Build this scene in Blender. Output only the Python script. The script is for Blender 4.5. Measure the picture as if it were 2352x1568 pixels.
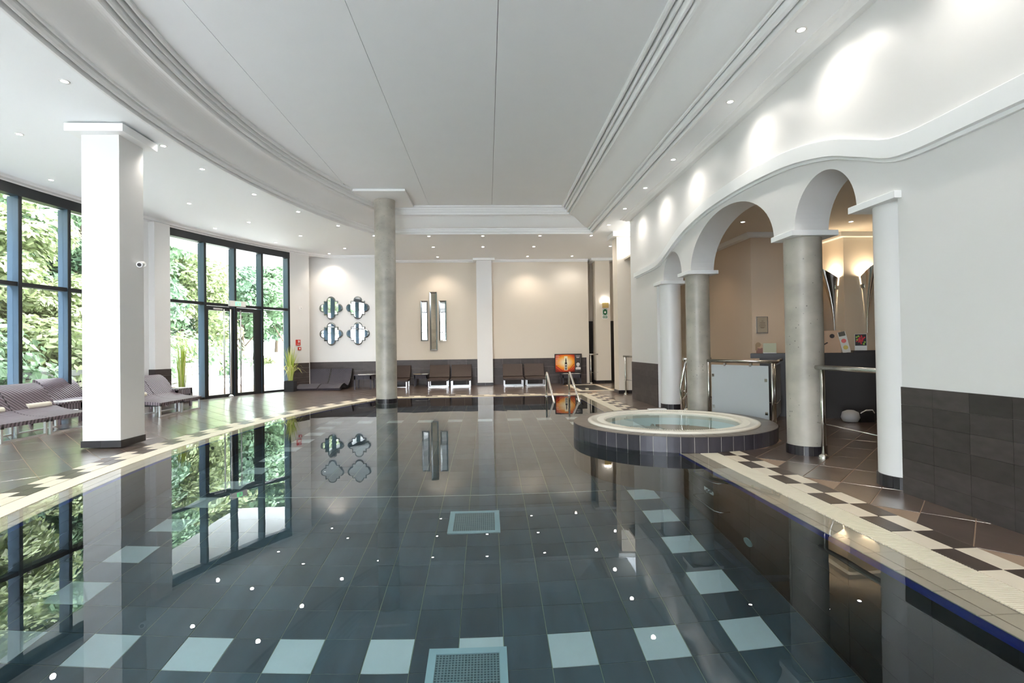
import bpy, math, random
from math import sin, cos, pi, sqrt, atan2, radians as rad
from mathutils import Vector, Matrix
random.seed(7)
for _o in list(bpy.data.objects): bpy.data.objects.remove(_o)
S = bpy.context.scene
COL = S.collection
# ------------------------------------------------------------------ camera, sky, sun, exposure
H = 1.207
YAW, PITCH, ROLL, F = .0468, .0118, .0145, 1209.3
fw = Vector((sin(YAW)*cos(PITCH), cos(YAW)*cos(PITCH), sin(PITCH)))
rt = Vector((cos(YAW), -sin(YAW), 0)); up = rt.cross(fw)
rt2 = rt*cos(ROLL)-up*sin(ROLL); up2 = rt*sin(ROLL)+up*cos(ROLL)
cam = bpy.data.cameras.new('camera'); cam_o = bpy.data.objects.new('camera', cam); COL.objects.link(cam_o)
cam.sensor_width = 36; cam.lens = F*36/2352; cam.clip_start = .05; cam.clip_end = 300
M = Matrix.Identity(4)
for i in range(3): M[i][0], M[i][1], M[i][2] = rt2[i], up2[i], -fw[i]
M[2][3] = H
cam_o.matrix_world = M
S.camera = cam_o
W = bpy.data.worlds.new('sky'); S.world = W; W.use_nodes = True
nt = W.node_tree; nt.nodes.clear()
wo = nt.nodes.new('ShaderNodeOutputWorld'); wb = nt.nodes.new('ShaderNodeBackground')
wb.inputs[0].default_value = (.90, .945, 1, 1); wb.inputs[1].default_value = 6.6
nt.links.new(wb.outputs[0], wo.inputs[0])
sun = bpy.data.lights.new('sun', 'SUN'); sun.energy = 2.6; sun.angle = rad(8); sun.color = (1, .97, .92)
sun_o = bpy.data.objects.new('sun', sun); COL.objects.link(sun_o)
sun_o.rotation_euler = Vector((.55, .28, .8)).to_track_quat('Z', 'Y').to_euler()
S.view_settings.view_transform = 'Standard'; S.view_settings.look = 'None'
S.view_settings.gamma = 1; S.view_settings.use_curve_mapping = False
S.view_settings.exposure = 1.75
S.cycles.max_bounces = 10; S.cycles.diffuse_bounces = 5; S.cycles.transmission_bounces = 8
S.cycles.glossy_bounces = 5; S.cycles.transparent_max_bounces = 12
S.cycles.sample_clamp_indirect = 6; S.cycles.sample_clamp_direct = 0
S.cycles.use_denoising = True; S.cycles.blur_glossy = .3
LAMP_W = 12          # watts of one downlight

# ------------------------------------------------------------------ materials
def mat(name, col, rough=.6, metal=0, spec=.5, vary=0, noise=None, bump=None, pits=None, **kw):
    """vary: tile-to-tile value change; noise=(scale,amount,stretch xyz); bump=(scale,strength,stretch)"""
    m = bpy.data.materials.new(name); m.use_nodes = True
    n = m.node_tree.nodes; l = m.node_tree.links; b = n['Principled BSDF']
    b.inputs['Base Color'].default_value = (*col, 1); b.inputs['Roughness'].default_value = rough
    b.inputs['Metallic'].default_value = metal; b.inputs['Specular IOR Level'].default_value = spec
    for k, v in kw.items(): b.inputs[k.replace('_', ' ')].default_value = v
    val = None
    def math_(op, a, c):
        x = n.new('ShaderNodeMath'); x.operation = op
        for i, s in enumerate((a, c)):
            if hasattr(s, 'links'): l.new(s, x.inputs[i])
            else: x.inputs[i].default_value = s
        return x.outputs[0]
    def tex(scale, st, detail=5):
        g = n.new('ShaderNodeNewGeometry'); mp = n.new('ShaderNodeMapping'); mp.vector_type = 'POINT'
        mp.inputs['Scale'].default_value = st[:3]
        if len(st) > 3: mp.inputs['Rotation'].default_value = (0, 0, st[3])
        l.new(g.outputs['Position'], mp.inputs[0]); t = n.new('ShaderNodeTexNoise')
        t.inputs['Scale'].default_value = scale; t.inputs['Detail'].default_value = detail; l.new(mp.outputs[0], t.inputs['Vector'])
        return t.outputs['Fac']
    if vary:
        oi = n.new('ShaderNodeObjectInfo'); g = n.new('ShaderNodeNewGeometry')
        s = math_('FRACT', math_('ADD', oi.outputs['Random'], g.outputs['Random Per Island']), 0)
        val = math_('ADD', math_('MULTIPLY', s, vary), 1-vary/2)
    if noise:
        t = tex(noise[0], noise[2] if len(noise) > 2 else (1, 1, 1))
        v2 = math_('ADD', math_('MULTIPLY', t, noise[1]*2), 1-noise[1])
        val = v2 if val is None else math_('MULTIPLY', val, v2)
    if pits:
        ge = n.new('ShaderNodeNewGeometry'); vo = n.new('ShaderNodeTexVoronoi'); vo.inputs['Scale'].default_value = pits[0]; l.new(ge.outputs['Position'], vo.inputs['Vector'])
        th = math_('MULTIPLY', tex(3.3, (1, 1, 1)), pits[1]); st_ = math_('LESS_THAN', vo.outputs['Distance'], math_('SUBTRACT', th, .065))
        val = math_('MULTIPLY', val, math_('SUBTRACT', 1, math_('MULTIPLY', st_, .55)))
    if val is not None:
        mx = n.new('ShaderNodeVectorMath'); mx.operation = 'SCALE'; mx.inputs[0].default_value = col
        l.new(val, mx.inputs['Scale']); l.new(mx.outputs[0], b.inputs['Base Color'])
    if bump:
        t = tex(bump[0], bump[2] if len(bump) > 2 else (1, 1, 1))
        bp = n.new('ShaderNodeBump'); bp.inputs['Strength'].default_value = bump[1]; bp.inputs['Distance'].default_value = .01
        l.new(t, bp.inputs['Height']); l.new(bp.outputs[0], b.inputs['Normal'])
    return m
def emis(name, col, s):
    m = bpy.data.materials.new(name); m.use_nodes = True; b = m.node_tree.nodes['Principled BSDF']
    b.inputs['Base Color'].default_value = (*col, 1); b.inputs['Emission Color'].default_value = (*col, 1); b.inputs['Emission Strength'].default_value = s
    return m
m_wall = mat('white_wall_paint', (.775, .77, .76), .38, spec=.45, bump=(18, .02))
m_cream = mat('cream_wall_paint', (.74, .665, .565), .6, bump=(18, .02))
m_tan = mat('warm_tan_wall_paint', (.66, .54, .42), .6, bump=(18, .02))
m_ceil = mat('white_ceiling_paint', (.90, .93, .95), .7)
m_ceil2 = mat('grey_white_ceiling_board', (.88, .91, .93), .75, noise=(3, .015))
m_trim = mat('white_plaster_moulding', (.90, .915, .92), .5)
m_wain = mat('dark_wall_tile', (.047, .038, .038), .42, vary=.55, noise=(9, .5, (1, 1, 2.5)))
m_wainf = mat('dark_far_wall_tile', (.060, .047, .045), .45, vary=.3, noise=(6, .5, (1, 1, 2.5)))
m_grout = mat('pale_grout', (.58, .55, .5), .8)
m_grout_tan = mat('tan_grout', (.33, .23, .16), .8)
m_grout_pool = mat('pool_grout', (.34, .40, .27), .8)
m_deck = mat('brown_slate_deck_tile', (.120, .078, .058), .30, vary=.28, noise=(5, .45, (1, .35, 1, rad(45))), bump=(9, .10, (1, .3, 1, rad(45))), Coat_Weight=1, Coat_Roughness=.2, Coat_IOR=2.4)
m_chd = mat('dark_checker_tile', (.085, .062, .05), .32, vary=.25, noise=(6, .4))
m_chw = mat('cream_checker_tile', (.80, .71, .57), .34, vary=.06, noise=(9, .08))
m_curb = mat('cream_pool_edge_tile', (.84, .76, .61), .22, vary=.07, noise=(3, .06))
m_grate = mat('cream_grating_plastic', (.84, .77, .62), .35)
m_blue = mat('blue_lip_shade', (.06, .08, .55), .25)  # saturated blue painted for the shade under the edge lip
m_pool = mat('slate_pool_tile', (.072, .108, .135), .35, vary=.35, noise=(8, .5, (1, .25, 1)))
m_poolw = mat('pale_pool_tile', (.93, .97, .96), .35, noise=(6, .06))
m_pwall = mat('slate_pool_wall_tile', (.034, .033, .034), .4, vary=.3, noise=(7, .4, (1, 1, .3)))
m_hts = mat('hot_tub_side_tile', (.060, .055, .068), .30, vary=.7, noise=(9, .4, (1, 1, .4)))
m_htc = mat('hot_tub_coping_tile', (.13, .105, .085), .30, vary=.25, noise=(7, .4))
m_skirt = mat('dark_skirting_tile', (.022, .02, .024), .3, vary=.3)
m_rim = mat('white_hot_tub_shell', (.82, .78, .68), .25)
m_basin = mat('aqua_hot_tub_basin', (.78, .90, .90), .35)
m_steel = mat('brushed_steel', (.62, .61, .57), .24, 1)
m_chrome = mat('polished_chrome', (.82, .82, .8), .1, 1)
m_alu = mat('satin_aluminium', (.72, .73, .75), .35, .9)
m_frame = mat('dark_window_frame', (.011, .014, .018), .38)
m_daylit = mat('daylit_frame_side', (.085, .135, .20), .35, spec=.6)  # window frame sides with the daylight on them painted in
m_conc = mat('raw_concrete', (.42, .395, .34), .38, noise=(3.2, .5, (1, 1, 1.3)), bump=(14, .12), pits=(17, .30))
m_mirror = mat('mirror_glass', (.9, .92, .92), .015, 1)
m_bevel = mat('bevelled_mirror_edge', (.34, .37, .38), .18, 1)
m_brown = mat('brown_woven_fabric', (.052, .034, .028), .6, vary=.15, noise=(30, .2))
m_black = mat('black_plastic', (.012, .012, .013), .4)
m_dwood = mat('dark_stained_wood', (.012, .008, .007), .4, noise=(8, .3, (1, 1, .1)))
m_white = mat('white_plastic', (.85, .85, .84), .35)
m_paper = mat('white_paper', (.85, .84, .8), .6)
m_red = mat('red_sign', (.55, .03, .02), .4)
m_green = mat('green_sign', (.02, .16, .06), .4)
m_towel = mat('cream_towel', (.82, .77, .66), .95, bump=(90, .4))
m_leafg = mat('bright_grass_leaf', (.38, .50, .07), .5, vary=.5)
m_leafy = mat('pale_grass_leaf', (.66, .68, .26), .5, vary=.35)
m_soil = mat('potting_soil', (.03, .02, .015), .9)
m_bark = mat('tree_bark', (.10, .075, .05), .9, noise=(8, .4, (1, 1, .2)))
m_stone = mat('pale_garden_stone', (.40, .38, .31), .85, vary=.35, noise=(6, .25), bump=(9, .5))
m_stonecap = mat('grey_coping_stone', (.27, .28, .27), .85, vary=.2, noise=(6, .3))
m_gravel = mat('pale_terrace_paving', (.74, .74, .73), .85, noise=(2, .12))
m_hill = mat('dark_hillside', (.055, .085, .035), .95, noise=(2, .5))  # even dark green with noise mottling
m_glassp = mat('frosted_grey_panel', (.50, .53, .55), .12, spec=.8)
# woven rattan
def rattan(name, col, sc):
    m = mat(name, col, .38); n = m.node_tree.nodes; l = m.node_tree.links; b = n['Principled BSDF']
    tc = n.new('ShaderNodeTexCoord'); mp = n.new('ShaderNodeMapping'); mp.inputs['Rotation'].default_value = (0, 0, rad(35)); l.new(tc.outputs['Object'], mp.inputs[0])
    w = n.new('ShaderNodeTexWave'); w.inputs['Scale'].default_value = sc; l.new(mp.outputs[0], w.inputs[0])
    r = n.new('ShaderNodeMapRange'); r.inputs[3].default_value = .35; r.inputs[4].default_value = 1.5; l.new(w.outputs['Fac'], r.inputs[0])
    v = n.new('ShaderNodeVectorMath'); v.operation = 'SCALE'; v.inputs[0].default_value = col; l.new(r.outputs[0], v.inputs['Scale']); l.new(v.outputs[0], b.inputs['Base Color'])
    bp = n.new('ShaderNodeBump'); bp.inputs['Strength'].default_value = .8; bp.inputs['Distance'].default_value = .01; l.new(w.outputs['Fac'], bp.inputs['Height']); l.new(bp.outputs[0], b.inputs['Normal'])
    return m
m_rattan = rattan('dark_woven_rattan', (.15, .115, .135), 9)
m_rattanb = rattan('black_woven_rattan', (.07, .066, .088), 14)
def leafmat(name, col, var):
    m = mat(name, col, .5, vary=var); n = m.node_tree.nodes; l = m.node_tree.links; b = n['Principled BSDF']
    tr = n.new('ShaderNodeBsdfTranslucent'); mx = n.new('ShaderNodeMixShader'); mx.inputs[0].default_value = .28
    src = b.inputs['Base Color'].links[0].from_socket; l.new(src, tr.inputs[0])
    o = n['Material Output']; l.new(b.outputs[0], mx.inputs[1]); l.new(tr.outputs[0], mx.inputs[2]); l.new(mx.outputs[0], o.inputs[0])
    return m
m_lf = [leafmat('maple_leaf_green', (.20, .31, .175), .8), leafmat('pale_yellow_green_leaf', (.31, .37, .185), .8), leafmat('deep_green_leaf', (.10, .175, .105), .9)]
def glassy(name, tint, mixf):
    m = bpy.data.materials.new(name); m.use_nodes = True; n = m.node_tree.nodes; l = m.node_tree.links; n.clear()
    o = n.new('ShaderNodeOutputMaterial'); t = n.new('ShaderNodeBsdfTransparent'); t.inputs[0].default_value = (*tint, 1)
    g = n.new('ShaderNodeBsdfGlossy'); g.inputs['Roughness'].default_value = .01; fr = n.new('ShaderNodeFresnel'); ge = n.new('ShaderNodeNewGeometry'); mr = n.new('ShaderNodeMapRange'); mr.inputs[3].default_value = mixf; mr.inputs[4].default_value = 1/mixf
    l.new(ge.outputs['Backfacing'], mr.inputs[0]); l.new(mr.outputs[0], fr.inputs[0])
    mx = n.new('ShaderNodeMixShader'); l.new(fr.outputs[0], mx.inputs[0]); l.new(t.outputs[0], mx.inputs[1]); l.new(g.outputs[0], mx.inputs[2]); l.new(mx.outputs[0], o.inputs[0])
    return m
m_glass = glassy('window_glass', (.965, .975, .985), 1.45)
def watermat(name, tint, bs):
    m = bpy.data.materials.new(name); m.use_nodes = True; n = m.node_tree.nodes; l = m.node_tree.links; n.clear()
    o = n.new('ShaderNodeOutputMaterial')
    r = n.new('ShaderNodeBsdfRefraction'); r.inputs['Color'].default_value = (*tint, 1); r.inputs['IOR'].default_value = 1.33; r.inputs['Roughness'].default_value = 0
    g = n.new('ShaderNodeBsdfGlossy'); g.inputs['Roughness'].default_value = 0.0; g.inputs['Color'].default_value = (.97, .98, 1, 1)
    fr = n.new('ShaderNodeFresnel'); fr.inputs[0].default_value = 1.33
    mx = n.new('ShaderNodeMixShader'); l.new(fr.outputs[0], mx.inputs[0]); l.new(r.outputs[0], mx.inputs[1]); l.new(g.outputs[0], mx.inputs[2]); l.new(mx.outputs[0], o.inputs[0])
    ge = n.new('ShaderNodeNewGeometry'); t = n.new('ShaderNodeTexNoise'); t.inputs['Scale'].default_value = 1.3; t.inputs['Detail'].default_value = 2
    l.new(ge.outputs['Position'], t.inputs['Vector']); bp = n.new('ShaderNodeBump'); bp.inputs['Strength'].default_value = bs; bp.inputs['Distance'].default_value = .01
    l.new(t.outputs['Fac'], bp.inputs['Height'])
    for x in (r, g, fr): l.new(bp.outputs[0], x.inputs['Normal'])
    return m
m_water = watermat('pool_water', (.82, .965, 1.0), .12)
m_wclear = watermat('clear_water', (.99, .995, 1), .12)
m_water2 = glassy('hot_tub_water', (.86, .96, .97), 1.33)

# ------------------------------------------------------------------ mesh helpers
class B:
    def __init__(s): s.v = []; s.f = []; s.sm = []
    def add(s, vs, fs, smooth=False):
        o = len(s.v); s.v += [tuple(v) for v in vs]
        for f in fs: s.f.append(tuple(i+o for i in f)); s.sm.append(smooth)
        return s
    def box(s, x0, x1, y0, y1, z0, z1, c=0):
        if c <= 0:
            return s.add([(x0,y0,z0),(x1,y0,z0),(x1,y1,z0),(x0,y1,z0),(x0,y0,z1),(x1,y0,z1),(x1,y1,z1),(x0,y1,z1)],
                     [(0,3,2,1),(4,5,6,7),(0,1,5,4),(1,2,6,5),(2,3,7,6),(3,0,4,7)])
        return s.prism([(x0,y0),(x1,y0),(x1,y1),(x0,y1)], z0, z1, c)
    def prism(s, poly, z0, z1, c=0, zf=None):
        """vertical prism over a convex ccw polygon, top rim chamfered by c"""
        n = len(poly); cx = sum(p[0] for p in poly)/n; cy = sum(p[1] for p in poly)/n
        g = (lambda x, y: zf(x, y)) if zf else (lambda x, y: 0)
        vs = [(x, y, z0+g(x, y)) for x, y in poly]+[(x, y, z1-c+g(x, y)) for x, y in poly]
        fs = [tuple(reversed(range(n)))]+[(i, (i+1) % n, n+(i+1) % n, n+i) for i in range(n)]
        if c > 0:
            for x, y in poly:
                dx, dy = cx-x, cy-y; d = math.hypot(dx, dy) or 1; k = min(.45, c*1.4/d)
                vs.append((x+dx*k, y+dy*k, z1+g(x, y)))
            fs += [(n+i, n+(i+1) % n, 2*n+(i+1) % n, 2*n+i) for i in range(n)]
            fs.append(tuple(range(2*n, 3*n)))
        else: fs.append(tuple(range(n, 2*n)))
        return s.add(vs, fs)
    def obox(s, c, ax, ay, az, hx, hy, hz):
        """oriented box: centre, unit axes, half sizes"""
        c, ax, ay, az = map(Vector, (c, ax, ay, az)); vs = []
        for sz in (-1, 1):
            for sx, sy in ((-1,-1),(1,-1),(1,1),(-1,1)): vs.append(c+ax*hx*sx+ay*hy*sy+az*hz*sz)
        return s.add(vs, [(0,3,2,1),(4,5,6,7),(0,1,5,4),(1,2,6,5),(2,3,7,6),(3,0,4,7)])
    def tube(s, pts, r, seg=10, caps=True, r2=None):
        pts = [Vector(p) for p in pts]; n = len(pts); rings = []; u = None
        for i, p in enumerate(pts):
            t = (pts[min(i+1, n-1)]-pts[max(i-1, 0)]).normalized()
            if u is None: u = t.orthogonal().normalized()
            u = (u-t*u.dot(t)).normalized(); w = t.cross(u)
            rr = r if r2 is None else r+(r2-r)*i/(n-1)
            rings.append([p+(u*cos(a)+w*sin(a))*rr for a in [2*pi*k/seg for k in range(seg)]])
        vs = [v for q in rings for v in q]
        fs = [(i*seg+k, i*seg+(k+1) % seg, (i+1)*seg+(k+1) % seg, (i+1)*seg+k) for i in range(n-1) for k in range(seg)]
        s.add(vs, fs, True)
        if caps:
            o = len(s.v)-len(vs); s.f.append(tuple(o+k for k in reversed(range(seg)))); s.f.append(tuple(o+(n-1)*seg+k for k in range(seg))); s.sm += [False, False]
        return s
    def lathe(s, cx, cy, prof, seg=48, a0=0, a1=2*pi, smooth=True, cap=False):
        full = abs(a1-a0-2*pi) < 1e-6; m = seg if full else seg+1; n = len(prof)
        vs = [(cx+r*cos(a0+(a1-a0)*k/seg), cy+r*sin(a0+(a1-a0)*k/seg), z) for k in range(m) for r, z in prof]
        fs = []
        for k in range(seg):
            k2 = (k+1) % m
            for i in range(n-1): fs.append((k*n+i, k2*n+i, k2*n+i+1, k*n+i+1))
        return s.add(vs, fs, smooth)
    def disc(s, cx, cy, z, r, seg=40, upw=True):
        vs = [(cx+r*cos(2*pi*k/seg), cy+r*sin(2*pi*k/seg), z) for k in range(seg)]
        return s.add(vs, [tuple(range(seg)) if upw else tuple(reversed(range(seg)))])
    def ribbon(s, prof, y0, y1, th, f=None):
        """curved slab: (x,z) profile with thickness th extruded y0..y1"""
        n = len(prof); off = []
        for i in range(n):
            a = prof[max(i-1, 0)]; b = prof[min(i+1, n-1)]; dx, dz = b[0]-a[0], b[1]-a[1]; d = math.hypot(dx, dz)
            off.append((prof[i][0]+dz/d*th, prof[i][1]-dx/d*th))
        vs = []
        for y in (y0, y1): vs += [(x, y, z) for x, z in prof]+[(x, y, z) for x, z in off]
        m = 2*n; fs = []
        for i in range(n-1):
            fs.append((i, i+1, m+i+1, m+i)); fs.append((n+i+1, n+i, m+n+i, m+n+i+1))
            fs.append((i, n+i, n+i+1, i+1)); fs.append((m+i, m+i+1, m+n+i+1, m+n+i))
        fs.append((0, m, m+n, n)); fs.append((n-1, 2*n-1, m+2*n-1, m+n-1))
        return s.add(vs, fs, False)
def mesh(name, b, m, off=(0, 0, 0)):
    me = bpy.data.meshes.new(name)
    me.from_pydata([(v[0]-off[0], v[1]-off[1], v[2]-off[2]) for v in b.v], [], b.f)
    me.polygons.foreach_set('use_smooth', b.sm); me.materials.append(m); me.update()
    return me
def wloc(p):
    o = Vector((0, 0, 0))
    while p is not None: o += p.location; p = p.parent
    return o
def part(name, b, m, parent, label=None, kind=None):
    o = bpy.data.objects.new(name, mesh(name, b, m, wloc(parent))); COL.objects.link(o); o.parent = parent
    if label: o['label'] = label
    if kind: o['kind'] = kind
    return o
def struct(name, b=None, m=None, label=None):
    o = bpy.data.objects.new(name, mesh(name, b, m) if b else None); COL.objects.link(o); o['kind'] = 'structure'
    if label: o['label'] = label
    return o
def thing(name, label, cat, loc=(0, 0, 0), group=None):
    o = bpy.data.objects.new(name, None); COL.objects.link(o); o.location = loc; o['label'] = label; o['category'] = cat
    o.empty_display_size = .1
    if group: o['group'] = group
    return o
def solo(name, b, m, label, cat, loc=(0, 0, 0), group=None):
    o = bpy.data.objects.new(name, mesh(name, b, m, loc)); COL.objects.link(o); o.location = loc; o['label'] = label; o['category'] = cat
    if group: o['group'] = group
    return o
def dup(root, loc, rotz=0, label=None):
    def cp(o, par):
        c = o.copy(); COL.objects.link(c)
        if par: c.parent = par
        for ch in o.children: cp(ch, c)
        return c
    r = cp(root, None); r.location = loc; r.rotation_euler = (0, 0, rotz)
    if label: r['label'] = label
    return r
def face_smooth(o, ang=40):
    pass
def clip(poly, a, b, c):
    """keep the part of poly with a*x+b*y>=c"""
    out = []
    for i in range(len(poly)):
        p, q = poly[i], poly[(i+1) % len(poly)]; dp = a*p[0]+b*p[1]-c; dq = a*q[0]+b*q[1]-c
        if dp >= 0: out.append(p)
        if dp*dq < 0:
            t = dp/(dp-dq); out.append((p[0]+(q[0]-p[0])*t, p[1]+(q[1]-p[1])*t))
    return out
def area(p): return abs(sum(p[i][0]*p[(i+1) % len(p)][1]-p[(i+1) % len(p)][0]*p[i][1] for i in range(len(p))))/2
def project(x, y, z):
    v = Vector((x, y, z-H)); d = v.dot(fw)
    if d < .1: return None
    return 1176+F*v.dot(rt2)/d, 784-F*v.dot(up2)/d, d
def inview(x, y, z, mrg=80):
    p = project(x, y, z); return p is not None and -mrg < p[0] < 2352+mrg and -mrg < p[1] < 1568+mrg

# ------------------------------------------------------------------ plan of the place (metres)
PX, PF, PN = 2.15, 13.04, 1.24             # pool water edge: right, far, near
PC, PR = (10.54, 7.14), 14.29              # its curved left side
JC, JR = (2.50, 7.14), 1.325               # hot tub
WX, WT = 3.32, .38                         # arcade wall face and thickness
ZC = 4.12; ZR = 4.65                       # low and raised ceiling
WC, WR = (7.06, 7.59), 14.93               # curved window wall
def zf(x, y):                              # the left deck falls gently towards the pool
    if x > 0: return 0
    r = math.hypot(x-PC[0], y-PC[1]); t = max(0, min(1, (r-15.3)/2.3)); return .07*t*t*(3-2*t)
def wa(a, dr=0, z=0): return Vector((WC[0]-(WR+dr)*cos(a), WC[1]+(WR+dr)*sin(a), z))
def larc(y, off): return PC[0]-sqrt((PR+off)**2-(y-PC[1])**2)
def outline(off, n=40):
    """ccw outline of the pool edge moved outwards by off, starting at near right"""
    pts = [(PX+off, PN-off), (PX+off, PF+off)]
    y1, y0 = PF+off, PN-off
    for k in range(n+1):
        y = y1+(y0-y1)*k/n; pts.append((larc(y, off), y))
    return pts

# ------------------------------------------------------------------ floor
fb = B()
ys = [-3.2+.4*k for k in range(int(21.8/.4)+1)]; ys = sorted(set(ys+[PN-.41, PF+.41]))
for i in range(len(ys)-1):
    a, b = ys[i], ys[i+1]
    inside = a >= PN-.42 and b <= PF+.42
    def strip(xa0, xa1, xb0, xb1, n):
        for k in range(n):
            t0, t1 = k/n, (k+1)/n
            q = [(xa0+(xa1-xa0)*t0, a), (xa0+(xa1-xa0)*t1, a), (xb0+(xb1-xb0)*t1, b), (xb0+(xb1-xb0)*t0, b)]
            fb.add([(x, y, -.004+zf(x, y)) for x, y in q], [(0, 1, 2, 3)])
    if inside:
        strip(-8.4, larc(a, .41), -8.4, larc(b, .41), 12); strip(PX+.41, 9, PX+.41, 9, 2)
    else: strip(-8.4, 9, -8.4, 9, 20)
floor = struct('floor', fb, m_grout_tan, 'brown slate tiled pool deck')
r2 = sqrt(2)
tiles = []
def keep_tile(poly):
    cx = sum(p[0] for p in poly)/len(poly); cy = sum(p[1] for p in poly)/len(poly)
    D = .69
    # pool surround
    if cy < PF+D+.5 and cy > PN-D-.5:
        if cx > PX-1.5:
            if all(p[1] >= PF+D for p in poly) or all(p[1] <= PN-D for p in poly): pass
            elif cx >= PX+D-.1 or all(p[0] > PX+D for p in poly): poly = clip(poly, 1, 0, PX+D)
            elif cy > PF: poly = clip(poly, 0, 1, PF+D)
            elif cy < PN: poly = clip(poly, 0, -1, -(PN-D))
            else: return None
        else:
            r = math.hypot(cx-PC[0], cy-PC[1])
            if all(p[1] >= PF+D for p in poly) or all(p[1] <= PN-D for p in poly): pass
            elif r > PR+D-.25 and cx < larc(min(max(cy, PN-D), PF+D), D)+.3:
                nx, ny = (cx-PC[0])/r, (cy-PC[1])/r; poly = clip(poly, nx, ny, nx*PC[0]+ny*PC[1]+PR+D)
            elif cy > PF: poly = clip(poly, 0, 1, PF+D)
            elif cy < PN: poly = clip(poly, 0, -1, -(PN-D))
            else: return None
    if len(poly) < 3: return None
    d = math.hypot(cx-JC[0], cy-JC[1])
    if d < JR+.35:
        nx, ny = (cx-JC[0])/max(d, .01), (cy-JC[1])/max(d, .01); poly = clip(poly, nx, ny, nx*JC[0]+ny*JC[1]+JR+.004)
        if len(poly) < 3: return None
    r = math.hypot(cx-WC[0], cy-WC[1])
    if cx < -3:
        if r > WR+.35: return None
        nx, ny = (cx-WC[0])/r, (cy-WC[1])/r; poly = clip(poly, -nx, -ny, -(nx*WC[0]+ny*WC[1]+WR-.01))
    for q in ((0, -1, -18.3), (0, 1, -3.1), (-1, 0, -8.9)):
        if len(poly) >= 3: poly = clip(poly, *q)
    # foot bath sunk in the deck
    if len(poly) >= 3 and 2.45 < cx < 3.5 and 14.2 < cy < 16.6: return None
    if len(poly) < 3 or area(poly) < .004: return None
    return poly
g = .003
for side in (0, 1):
    for i in range(-40, 60):
        for j in range(-40, 60):
            if side == 0: u0, u1, v0, v1 = .5+.6*i, 1.1+.6*i, .1+.297*j, .397+.297*j
            else: u0, u1, v0, v1 = .09+.3*i, .39+.3*i, .4+.6*j, 1.0+.6*j
            cxx = ((u0+u1)-(v0+v1))/2/r2; cyy = ((u0+u1)+(v0+v1))/2/r2
            if not (-9 < cxx < 9.4 and -3.4 < cyy < 18.7): continue
            c = [((u-v)/r2, (u+v)/r2) for u, v in ((u0+g, v0+g), (u1-g, v0+g), (u1-g, v1-g), (u0+g, v1-g))]
            c = clip(c, 1, 0, 0) if side == 0 else clip(c, -1, 0, 0)
            if len(c) < 3: continue
            c = keep_tile(c)
            if not c: continue
            mx = sum(p[0] for p in c)/len(c); my = sum(p[1] for p in c)/len(c)
            sc = area(c)*H/max(.3, math.hypot(mx, my))**3 if inview(mx, my, 0) else 0
            if mx > 5.3 and my > 8.2: sc = 0
            tiles.append((sc, c))
tiles.sort(key=lambda t: -t[0])
rest = B()
for k, (sc, c) in enumerate(tiles):
    if k < 300 and sc > 0: part('floor_tile', B().prism(c, -.012, 0, .0018, zf), m_deck, floor)
    else: rest.prism(c, -.012, 0, .0018, zf)
part('floor_tile_field', rest, m_deck, floor, kind='stuff')
# chequered border of the deck
chk = []
def seg_tiles(off0, off1, step, start, side):
    """quads along one side of the pool between two offsets"""
    out = []
    if side == 'right':
        y = start
        while y < PF+off0+.01:
            if y+step <= PF+off1+.001: out.append(([(PX+off0, y), (PX+off1, y), (PX+off1, y+step), (PX+off0, y+step)], round((y-start)/step)))
            y += step
    if side in ('far', 'near'):
        x0 = larc(PF, off1)+.02; n = int((PX+off0-x0)/step)
        for k in range(n):
            x = PX+off0-step*(k+1)
            a, b = (PF+off0, PF+off1) if side == 'far' else (PN-off1, PN-off0)
            out.append(([(x, a), (x+step, a), (x+step, b), (x, b)], k))
    if side == 'left':
        am = math.asin((PF-PC[1]+off0)/(PR+off0)); da = step/PR; n = int(2*am/da)
        for k in range(n):
            a0 = -am+da*k+(2*am-n*da)/2; a1 = a0+da
            f = lambda a, r: (PC[0]-r*cos(a), PC[1]+r*sin(a))
            out.append(([f(a0, PR+off0), f(a0, PR+off1), f(a1, PR+off1), f(a1, PR+off0)][::-1], k))
    return out
def shrink(q, d=.0018):
    cx = sum(p[0] for p in q)/4; cy = sum(p[1] for p in q)/4
    L = [math.hypot(p[0]-cx, p[1]-cy) for p in q]
    return [(p[0]+(cx-p[0])*d*1.4/l, p[1]+(cy-p[1])*d*1.4/l) for p, l in zip(q, L)]
def intub(q): 
    cx = sum(p[0] for p in q)/4; cy = sum(p[1] for p in q)/4; return math.hypot(cx-JC[0], cy-JC[1]) < JR+.02
for side in ('right', 'far', 'left'):
    for row, (o0, o1) in enumerate(((.41, .55), (.55, .69))):
        for q, k in seg_tiles(o0, o1, .296, 5.627-.296*25, side):
            if intub(q) or not inview(*q[0], 0, 200): continue
            w = (k+row) % 2 == 0 if side != 'right' else (k+row) % 2 == 0
            part('checker_tile', B().prism(shrink(q), -.012, .0006, .0015, zf), m_chw if w else m_chd, floor, 'cream checker tile' if w else 'dark brown checker tile')
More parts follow.
